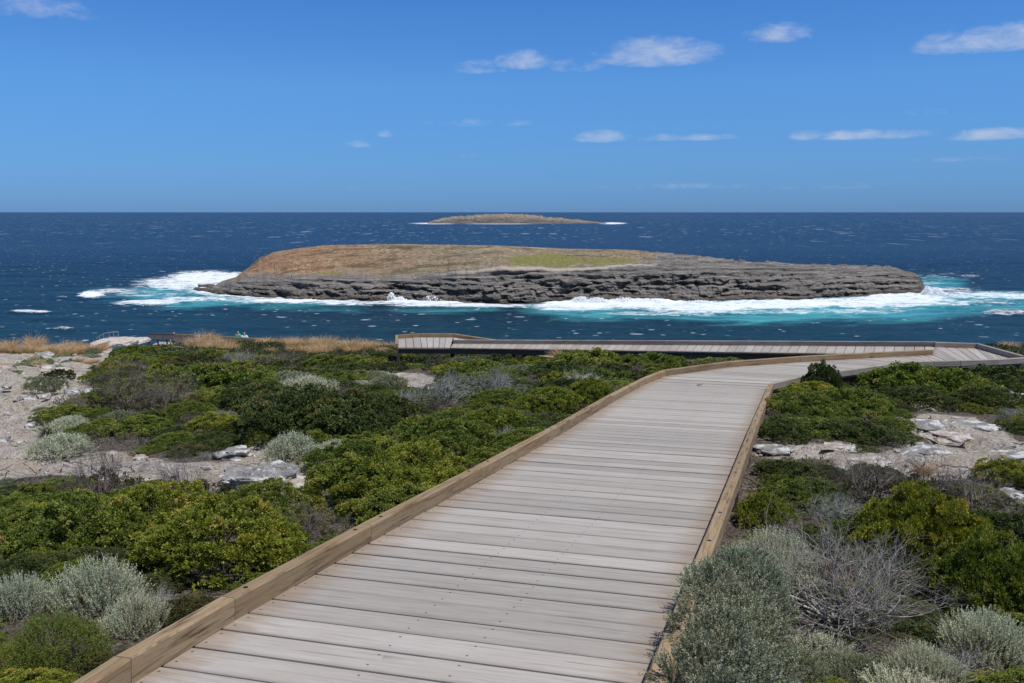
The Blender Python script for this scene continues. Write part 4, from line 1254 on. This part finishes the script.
# the big bare dead shrub
def dead_shrub():
    P = hit_terrain(835, 600, 0, 30)
    r = 112 * P[1] / FPX
    rng = np.random.default_rng(303)
    segs = branch_segs(r * 1.35, r * .95, rng, 34, 4, .011, wig=.40, up=1.15, kids=(2, 3), spread=.5, shrink=.76)
    V, Q = tubes(segs, 4)
    o = empty('dead_shrub', tuple(P), 'bare grey dead shrub with a fan of leafless branches in front at right', 'shrub')
    obj('branches', np_mesh('branches', V, Q, None, [TW['grey']], smooth=True), o)
    fl = shoot_mesh('dry_flowers', LM['mauve'], r * .22, r * .2, 130, .03, 9, .011, .005, 305, open_=1.0)
    f = obj('dry_flowers', fl, o, label='rusty mauve dried flower heads'); f.location = (.02, .02, r * .42)
    PLACED.append((P[0], P[1], r * .25))
dead_shrub()

# ================================================================== ROCKS
def limestone(name, base, light, dark, lich):
    m = M(name)
    P = m.coord('Object')
    n = m.noise(P, 5, 7, .68); f = m.noise(P, 28, 5, .7)
    c = m.ramp(n, [(.32, dark), (.5, base), (.7, light)])
    c = m.mix(m.ramp(m.noise(P, 6.0, 5, .62), [(.53, 0.0), (.58, lich)]), c, (.70, .69, .66))
    c = m.mix(m.ramp(f, [(.33, .8), (.43, 0.0)]), c, (.06, .05, .045))
    m.p(Base_Color=c, Roughness=.95); m.bsdf.inputs['Specular IOR Level'].default_value = .15
    m.bump(m.math('ADD', n, m.math('MULTIPLY', f, .45)), .07, 1.0)
    return m.m
MR_GREY = limestone('lichened_limestone', (.32, .305, .29), (.44, .425, .40), (.17, .155, .14), .9)
MR_PALE = limestone('pale_limestone', (.50, .43, .365), (.62, .56, .50), (.30, .235, .19), .5)
MR_WET = limestone('wet_rock', (.09, .08, .07), (.16, .14, .12), (.04, .035, .03), 0.0)
def rock_mesh(seed, sx, sy, sz, mat, sub=4, rough=.30, cuts=9):
    rng = random.Random(seed)
    bm = bmesh.new(); bmesh.ops.create_icosphere(bm, subdivisions=sub, radius=1)
    planes = []
    for _ in range(cuts):
        n = Vector((rng.gauss(0, 1), rng.gauss(0, 1), rng.gauss(0, .5))).normalized(); planes.append((n, rng.uniform(.55, .85)))
    planes.append((Vector((rng.uniform(-.2, .2), rng.uniform(-.2, .2), 1)).normalized(), .55))
    for v in bm.verts:
        p = v.co.copy()
        for n, d in planes:
            k = p.dot(n) - d
            if k > 0: p -= n * k * .93
        p *= 1 + rough * mn.fractal(v.co * 1.6 + Vector((seed, 0, 0)), .8, 2.0, 5)
        v.co = (p.x * sx, p.y * sy, max(p.z, -.35) * sz)
    me = bpy.data.meshes.new('rock'); bm.to_mesh(me); bm.free(); me.materials.append(mat)
    return me
def put_rock(px, py, wpx, asp, hpx, mat, seed, label, group=None, name='rock', sub=4, yaw=None):
    P = hit_terrain(px, py, 0, hpx * .3)
    if P is None: return
    k = P[1] / FPX
    me = rock_mesh(seed, wpx * k * .5 * 1.5, wpx * k * .5 * asp * 1.5, hpx * k * 1.3, mat, sub)
    o = obj(name, me, None, (P[0], P[1], P[2] - hpx * k * .1), label, 'rock', group)
    o.rotation_euler = (0, 0, vr.uniform(-.4, .4) if yaw is None else yaw)
    return o
put_rock(259, 480, 62, .85, 22, MR_GREY, 3, 'grey boulder blotched with white lichen beside the bare limestone strip', name='boulder', sub=5, yaw=-.15)
put_rock(298, 484, 34, .8, 10, MR_PALE, 5, 'low pale broken rock touching the right side of the lichened boulder')
put_rock(236, 452, 34, 1.0, 8, MR_GREY, 6, 'flat grey rock above and left of the lichened boulder')
for i, (x, y, w, h, lab) in enumerate([
    (690 + 86, 449, 40, 5, 'flat grey slab beside the right edge beam'), (838, 447, 36, 5, 'pale flat slab at the right end of the small rock patch'),
    (925, 424, 44, 6, 'white-topped slab at the top left of the large rock patch'), (975, 427, 46, 7, 'grey slab at the top right of the large rock patch'),
    (950, 436, 40, 5, 'pinkish slab in the middle of the large rock patch'), (1005, 456, 50, 7, 'grey slab at the right edge of the photo on the large rock patch'),
    (930, 452, 50, 6, 'cracked slab in the centre of the large rock patch'), (872, 462, 44, 6, 'pale slab at the left end of the large rock patch'),
    (890, 473, 34, 5, 'white lichened slab at the bottom of the large rock patch'), (1012, 494, 28, 6, 'small pale slab at the right edge below the yellow-green shrub'),
    (945, 405, 34, 5, 'grey slab among dark shrubs above the large rock patch'), (1012, 394, 26, 6, 'grey slab near the right edge in front of the landing'),
    (1010, 371, 20, 4, 'small white slab under the far right end of the landing'), (623, 386, 9, 6, 'small rounded pale rock beside the beam before the bend'), (611, 379, 7, 5, 'tiny pale rock behind the rounded one before the bend')]):
    put_rock(x, y, w * .75, 1.0, h * .75, MR_GREY if i % 3 != 1 else MR_PALE, 20 + i, lab, name='rock_slab')
rr_ = random.Random(8)
grp = 'pale rocks strewn over the bare limestone at left'
for i in range(90):
    while True:
        x, y = rr_.uniform(0, 320), rr_.uniform(345, 500)
        if in_poly([x], [y], BARE[0])[0]: break
    w = rr_.uniform(4, 15) * (1.0 if y > 400 else 1.2)
    if i >= 46: w *= .5
    put_rock(x, y, w, rr_.uniform(.6, 1), w * rr_.uniform(.25, .45), MR_PALE if rr_.random() < .75 else MR_GREY, 60 + i % 12 + i, 'pale broken limestone rock on the bare ground at left', grp, sub=3 if w > 8 else 2)
grp = 'small rocks strewn over the bare limestone at right'
for i in range(40):
    for _ in range(200):
        x, y = rr_.uniform(756, 1024), rr_.uniform(385, 500)
        if any(in_poly([x], [y], p)[0] for p in BARE[2:]): break
    w = rr_.uniform(3, 9)
    put_rock(x, y, w, rr_.uniform(.6, 1), w * rr_.uniform(.25, .45), MR_PALE if rr_.random() < .4 else MR_GREY, 200 + i, 'small broken rock on the bare limestone at right', grp, sub=2)
# rocks awash off the island's left tip
for i, (x, y, w, h, lab) in enumerate([(208, 287.5, 12, 3, 'dark rock awash just off the left tip of the island'), (197, 290, 7, 2, 'small dark rock awash farthest left of the island'), (204, 291.5, 10, 2.4, 'low dark rock awash below the left tip of the island')]):
    P = at_z(x, y, 0); k = P[1] / FPX
    me = rock_mesh(400 + i, w * k * .8, w * k * .9, h * k * 1.6, MR_WET, 3)
    obj('sea_rock', me, None, (P[0], P[1], .1), lab, 'rock')

# plants on the bare ground at upper left
MATS = [(22, 366, 13, 'mat'), (38, 362, 14, 'mat'), (30, 381, 15, 'mat'), (52, 368, 12, 'mat'), (12, 372, 11, 'mat'), (70, 362, 10, 'mat'), (62, 356, 9, 'mat'), (44, 354, 8, 'mat'), (90, 356, 9, 'mat'), (28, 352, 7, 'mat')]
for x, y, rx, k in MATS:
    P = hit_terrain(x, max(y, 352), 0, 1)
    put(k, P, rx * P[1] / FPX, 'pale green plant mat flat on the limestone at upper left', 'pale plant mats on the limestone at upper left')
for x, y, rx, k, lab in [(46, 386, 22, 'sage', 'round sage shrub on the limestone beside the pale mats'), (22, 352, 10, 'dark', 'small dark shrub between tan grasses at upper left'), (57, 375, 16, 'olive', 'flat olive shrub on the limestone at upper left'), (92, 345, 10, 'sage', 'small sage shrub at the left end of the skyline heath'), (42, 410, 10, 'sage', 'small sage shrub at the edge of the bare ground'), (6, 483, 14, 'sage', 'small sage shrub at the left picture edge below the limestone strip')]:
    P = hit_terrain(x, max(y, 352), 0, rx * .2)
    put(k, P, rx * P[1] / FPX, lab)
GR = []
for i in range(34): GR.append((rr_.choice([4, 18, 30, 36, 52, 66, 74, 86]) + rr_.gauss(0, 5), rr_.uniform(345, 352), rr_.uniform(5, 13)))
for x, y in ((34, 357), (38, 362), (45, 366), (5, 364), (80, 360), (88, 362), (95, 360), (72, 352), (2, 349)): GR.append((x, y, 6))
gl = 'tan windblown grass tussock along the cliff edge at upper left'
for x, y, rx in GR:
    P = hit_terrain(x, y, 0, 3)
    P = P if P is not None else hit_terrain(x, y + 8, 0, 0)
    if P is not None: put('grass', P, rx * P[1] / FPX, gl, 'tan tussocks along the cliff edge at upper left', squash=rr_.uniform(.8, 1.15))
for i in range(54):
    x = rr_.choice([195, 205, 222, 262, 270, 288, 300, 318, 325, 345, 350, 368, 385]) + rr_.gauss(0, 6)
    if 228 < x < 254: continue
    D = rr_.uniform(34, 41)
    X = (x - W / 2) / FPX * D
    P = np.array([X, D, float(terrain_z(X, D))])
    put('grass', P, rr_.uniform(.28, .6), 'tan windblown grass tussock on the heath skyline', 'tan tussocks on the heath skyline', squash=rr_.uniform(.7, 1.2))

# ================================================================== THE HEATH (filler shrubs)
def scatter():
    rng = random.Random(77)
    cnt = {}
    cell = {}
    for x, y, r in PLACED:
        cell.setdefault((int(x // 2), int(y // 2)), []).append((x, y, r))
    def clear(x, y, r, f):
        cx, cy = int(x // 2), int(y // 2)
        for i in range(-1, 2):
            for j in range(-1, 2):
                for a, b, q in cell.get((cx + i, cy + j), ()):
                    if (a - x) ** 2 + (b - y) ** 2 < (f * (r + q)) ** 2: return False
        return True
    lab = {'green': ('low green shrub in the dense coastal heath', 'low green shrubs of the heath'), 'bright': ('low yellow-green shrub in the dense coastal heath', 'yellow-green shrubs of the heath'),
           'dark': ('low dark green shrub in the dense coastal heath', 'dark green shrubs of the heath'), 'olive': ('low olive brown shrub in the dense coastal heath', 'olive shrubs of the heath'),
           'sage': ('low sage grey shrub in the dense coastal heath', 'sage grey shrubs of the heath'), 'twig': ('leafless purple-grey shrub in the dense coastal heath', 'leafless twiggy shrubs of the heath'),
           'lichen': ('lichen-grey twiggy shrub in the dense coastal heath', 'lichened shrubs of the heath'), 'grass': ('tan grass tussock among the heath shrubs', 'tan tussocks among the heath shrubs'), 'silver': ('small silver shrub in the dense coastal heath', 'small silver shrubs of the heath')}
    for it in range(75000):
        Y = 2.2 + 44 * rng.random() ** .62
        X = rng.uniform(-.66 * Y - 1.0, .66 * Y + 1.0)
        if X > -12 and Y > 27: continue
        r = rng.uniform(.18, .36) if Y < 7 else (rng.uniform(.26, .55) if Y < 15 else rng.uniform(.38, .82))
        z = float(terrain_z(X, Y))
        if it > 25000: r *= .72
        if it > 45000:
            if Y > 14: continue
            r *= .62
        if not clear(X, Y, r, .58): continue
        px, py = project(X, Y, z)
        px, py = float(px), float(py)
        pyt = float(project(X, Y, z + r * .5)[1])
        prx = r / Y * FPX * .75
        if bare_mask(np.array([px, px - prx, px + prx, px, px]), np.array([py, py, py, py + prx * .35, py - prx * .45])).any(): continue
        if px < 90 and py < 348: continue
        if deck_dist(X, Y) < .8 * r + .05: continue
        if px > 385 and pyt < 346 - (6 if 600 < px < 720 else 0): continue
        if px > 940 and pyt < 362: continue
        n1 = mn.noise(Vector((X * .35, Y * .35, 1))); n2 = mn.noise(Vector((X * .5 + 9, Y * .5, 4))); u = rng.random()
        if X < 0 or Y > 20:
            wts = {'green': 1.0 + 1.3 * max(0, n1), 'bright': .75 + 1.8 * max(0, n2), 'dark': .6 + 1.6 * max(0, -n1), 'olive': .7, 'sage': .25 + .7 * max(0, -n2), 'twig': .45 + 1.3 * max(0, -n2), 'lichen': .2, 'grass': .03, 'silver': .06}
        else:
            wts = {'green': .9 + 1.2 * max(0, n1), 'bright': .25, 'dark': 1.2 + 1.0 * max(0, -n1), 'olive': .6, 'sage': .2, 'twig': .3 if Y < 9 else .12, 'lichen': .12, 'grass': .03, 'silver': .08}
        wts['grass'] = .15 if Y > 30 else (.03 if Y > 18 else 0)
        if Y > 30: wts['sage'] += .1
        k = rng.choices(list(wts), list(wts.values()))[0]
        if cnt.get(k, 0) >= 265: continue
        cnt[k] = cnt.get(k, 0) + 1
        sq = rng.uniform(.4, .82) * (.65 if Y > 32 else 1)
        if k == 'grass': r = min(r, .4)
        l, g = lab[k]
        put(k, np.array([X, Y, z]), r, l, g, squash=sq, parts=Y < 8)
        cell.setdefault((int(X // 2), int(Y // 2)), []).append((X, Y, r))
    print('FILLER', cnt, sum(cnt.values()))
scatter()

# low mixed ground scrub between the shrubs
def ground_scrub():
    rng = np.random.default_rng(9)
    n = 80000
    Y = 1.8 + 46 * rng.random(n) ** .7
    X = rng.uniform(-1, 1, n) * (.68 * Y + 1)
    Z = terrain_z(X, Y)
    px, py = project(X, Y, Z)
    j = rng.normal(size=(n, 2))
    ok = ~(bare_mask(px + j[:, 0] * 2, py + j[:, 1]) | bare_mask(px, py - 1.5) | bare_mask(px + 4, py + 3) | bare_mask(px - 4, py + 3) | bare_mask(px, py + 6))
    ok &= ~((px < 92) & (py < 350) & (rng.random(n) < .8))
    X, Y, Z = X[ok], Y[ok], Z[ok]
    # keep out of the boards' footprint near the camera where they lie close to the ground
    n = len(X)
    dd = np.full(n, 9.)
    for s in range(0, n, 2000):
        dd[s:s + 2000] = np.sqrt(((X[s:s + 2000, None] - DS[None, :, 0]) ** 2 + (Y[s:s + 2000, None] - DS[None, :, 1]) ** 2).min(1))
    ok = dd > .16
    X, Y, Z = X[ok], Y[ok], Z[ok]; n = len(X)
    nl = 6
    sz = .012 + .0022 * Y
    P = np.stack([X, Y, Z + sz * rng.uniform(0, 1.6, n)], 1)
    Pr = np.repeat(P, nl, 0) + rng.normal(size=(n * nl, 3)) * np.repeat(sz, nl)[:, None] * np.array([1, 1, .3])
    Dr = rng.normal(size=(n * nl, 3)) * .8 + np.array([0, 0, .8])
    V, Q = leaf_quads(Pr, Dr, np.repeat(sz, nl) * rng.uniform(.8, 1.6, n * nl), np.repeat(sz, nl) * .45, rng)
    me = np_mesh('ground_cover', V, Q, None, [LM['scrub']], fattr={'tint': np.clip(np.repeat(rng.random(n), nl) + rng.normal(size=n * nl) * .08, 0, 1)})
    obj('ground_cover', me, kind='stuff', label='low tangled ground cover between the heath shrubs', cat='ground cover')
ground_scrub()

# ================================================================== THE LOWER LOOKOUT AT LEFT AND ITS VISITORS
def lower_walk():
    o = empty('lookout_walkway', (0, 0, 0), 'distant brown timber walkway with low side boards on the cliff edge at left', 'boardwalk')
    D0 = 71.0
    def w(x, y, D=D0): return at_D(x, y, D)
    # deck behind the near fence
    pts = [w(148, 334.6, 74), w(175, 335.2, 72.5), w(205, 336.6, 71.5), w(240, 338.4, 71), w(296, 342.5, 70)]
    bk = Boards()
    for i in range(len(pts) - 1):
        a, b = pts[i], pts[i + 1]
        n = max(2, int(np.linalg.norm(b - a) / .16))
        for k in range(n):
            p = a + (b - a) * (k / n); q = a + (b - a) * ((k + .93) / n)
            dn = np.array([0, 0, -.78 if i else -.35])
            bk.board(p + dn, p, q, q + dn, .03, tone=rngB.random(), bev=.003)
    bk.build('side_boards', MAT_BEAM_OLD, o)
    for i in range(len(pts) - 1):
        a, b = pts[i] + np.array([0, -.05, .0]), pts[i + 1] + np.array([0, -.05, .0])
        b1 = Boards(); b1.board(a + np.array([0, 0, .10]), b + np.array([0, 0, .10]), b + np.array([0, .16, .10]), a + np.array([0, .16, .10]), .10)
        b1.build('top_rail', MAT_BEAM if i else MAT_UNDER, o)
    dz = np.array([0, 1.4, -1.0])
    dk3 = Boards()
    for i in range(len(pts) - 1):
        a, b = pts[i] + np.array([0, .05, -.95]), pts[i + 1] + np.array([0, .05, -.95])
        n = max(2, int(np.linalg.norm(b - a) / .2))
        for k in range(n):
            p = a + (b - a) * (k / n); q = a + (b - a) * ((k + .94) / n)
            dk3.board(p, p + np.array([0, 2.2, 0]), q + np.array([0, 2.2, 0]), q, .04, bev=.003)
    dk3.build('decking', MAT_DECK, o)
    for i in range(0, 14):
        p = along(pts, i / 13)
        gz = float(terrain_z(p[0], p[1] + .1)) - .5
        bm = bmesh.new(); bmesh.ops.create_cube(bm, size=1)
        bmesh.ops.scale(bm, verts=bm.verts, vec=(.1, .1, p[2] - gz)); bmesh.ops.translate(bm, verts=bm.verts, vec=(p[0], p[1] + .12, (p[2] + gz) / 2))
        me = bpy.data.meshes.new('post'); bm.to_mesh(me); bm.free(); me.materials.append(MAT_UNDER); obj('post', me, o)
    return pts
LW = lower_walk()
def handrail():
    m = M('galvanised_rail'); m.p(Base_Color=(.42, .43, .44), Metallic=.6, Roughness=.45)
    o = empty('handrail', (0, 0, 0), 'thin grey metal handrail curving over the pale outcrop at upper left', 'handrail')
    D = 67
    pts = [at_D(x, y, D) for x, y in ((96, 339), (99.5, 336), (103.5, 333.6), (109, 332.4), (118, 331.6))]
    segs = [(pts[i], pts[i + 1], .035, .035) for i in range(4)]
    V, Q = tubes(segs, 6); obj('top_tube', np_mesh('top_tube', V, Q, None, [m.m], smooth=True), o)
    segs2 = [(a - np.array([0, 0, .35]), b - np.array([0, 0, .35]), .02, .02) for a, b, _, _ in segs]
    V, Q = tubes(segs2, 6); obj('mid_tube', np_mesh('mid_tube', V, Q, None, [m.m], smooth=True), o)
    for p in pts[1:] + [(pts[3] + pts[4]) / 2]:
        gz = p - np.array([0, 0, 1.0])
        V, Q = tubes([(gz, p, .022, .022)], 6); obj('post', np_mesh('post', V, Q, None, [m.m], smooth=True), o)
handrail()
def outcrop():
    for i, (x, y, w_, h_, D, lab) in enumerate([(119, 342.2, 24, 4.6, 66, 'pale rounded limestone outcrop under the metal handrail'), (137, 341, 14, 3.6, 67.5, 'pale limestone outcrop at the left end of the distant walkway'), (103, 343, 11, 3.4, 65, 'low pale limestone outcrop left of the handrail one')]):
        P = at_D(x, y, D); k = D / FPX
        me = rock_mesh(500 + i, w_ * k * .75, 1.6, h_ * k * 1.25, MR_PALE, 4, .12, 4)
        obj('outcrop', me, None, tuple(P), lab, 'rock')
outcrop()

def person(x, ytop, D, hgt, shirt, trousers, hair, label, yaw=0.0, arm=0.0, hat=None):
    head_top = at_D(x, ytop, D)
    base = head_top - np.array([0, 0, hgt])
    s = hgt / 1.75
    o = empty('person', tuple(base), label, 'person')
    o.rotation_euler = (0, 0, yaw)
    def skin(name, pts, edges, rad, mat, sub=1, parent=o, root=0):
        me = bpy.data.meshes.new(name)
        me.from_pydata([tuple(np.array(p) * s) for p in pts], edges, [])
        me.materials.append(mat)
        ob = obj(name, me, parent)
        ob.modifiers.new('Skin', 'SKIN')
        if not me.skin_vertices: me.skin_vertices.new()
        for v, r in zip(me.skin_vertices[0].data, rad):
            r = r if isinstance(r, tuple) else (r, r)
            v.radius = (r[0] * s, r[1] * s)
        me.skin_vertices[0].data[root].use_root = True
        sm = ob.modifiers.new('Sub', 'SUBSURF'); sm.levels = sub; sm.render_levels = 2
        return ob
    def flat(nm, c, r=.8):
        k = 'p_' + nm
        if k not in bpy.data.materials:
            mm = M(k); mm.p(Base_Color=c, Roughness=r)
        return bpy.data.materials[k]
    skinm = flat('skin', (.48, .29, .21), .6)
    ax = .30 + arm
    J = [(0, 0, .95), (0, 0, 1.15), (0, 0, 1.40), (0, 0.01, 1.52), (0, .02, 1.60), (0, .02, 1.70),
         (.09, 0, .90), (.10, -.02, .50), (.10, 0, .08), (.10, .12, .04),
         (-.09, 0, .90), (-.10, -.02, .50), (-.10, 0, .08), (-.10, .12, .04),
         (.18, 0, 1.40), (ax, .02, 1.14), (ax + .02 + arm * .5, .12, .92), (ax + .02 + arm * .5, .16, .84),
         (-.18, 0, 1.40), (-ax, .02, 1.14), (-ax + .02, .14, .93), (-ax + .03, .18, .85)]
    E_ = [(0, 1), (1, 2), (2, 3), (3, 4), (4, 5), (0, 6), (6, 7), (7, 8), (8, 9), (0, 10), (10, 11), (11, 12), (12, 13), (2, 14), (14, 15), (15, 16), (16, 17), (2, 18), (18, 19), (19, 20), (20, 21)]
    Rr = [.13, .12, .14, .055, .085, .08, .09, .06, .04, .035, .09, .06, .04, .035, .06, .043, .032, .035, .06, .043, .032, .035]
    skin('body', J, E_, Rr, skinm)
    sh = [J[i] for i in (0, 1, 2, 14, 15, 18, 19)]
    skin('shirt', sh, [(0, 1), (1, 2), (2, 3), (3, 4), (2, 5), (5, 6)], [(.165, .125), (.155, .12), (.175, .13), .085, .062, .085, .062], shirt)
    tr = [J[i] for i in (0, 6, 7, 8, 10, 11, 12)]
    skin('trousers', tr, [(0, 1), (1, 2), (2, 3), (0, 4), (4, 5), (5, 6)], [(.15, .125), .108, .078, .06, .108, .078, .06], trousers)
    skin('cap' if hat else 'hair', [(0, 0, 1.66), (0, -.01, 1.73)], [(0, 1)], [.095, .075], hat or hair)
    return o
def pm(n, c):
    m = M(n); m.p(Base_Color=c, Roughness=.85); return m.m
green, white, pink, red = pm('bright_green_cloth', (.02, .48, .20)), pm('white_cloth', (.72, .74, .80)), pm('salmon_cloth', (.55, .22, .16)), pm('dark_red_cloth', (.22, .05, .04))
navy, khaki = pm('navy_cloth', (.03, .04, .08)), pm('khaki_cloth', (.3, .24, .16))
brownh, greyh = pm('brown_hair', (.06, .035, .02)), pm('pale_hat', (.5, .36, .3))
person(238, 330.8, 72.8, 1.72, green, navy, brownh, 'person in a bright green jacket and green cap on the distant walkway', 2.9, .10, green)
person(244.3, 332.0, 72.6, 1.66, white, navy, brownh, 'person in a white shirt next to the one in green', 3.3, .02, pm('blue_grey_cap', (.30, .36, .48)))
person(210, 333.4, 73.2, 1.66, red, khaki, brownh, 'person in dark red with a salmon hat on the distant walkway', 2.6, .0, pink)
person(173.8, 332.0, 75.2, 1.62, khaki, navy, brownh, 'person with a pale hat at the dark end of the distant walkway', 3.0, .0, greyh)
person(230.5, 336.6, 72.6, 1.15, white, khaki, brownh, 'child in white standing left of the person in green', 3.1, .0, None)
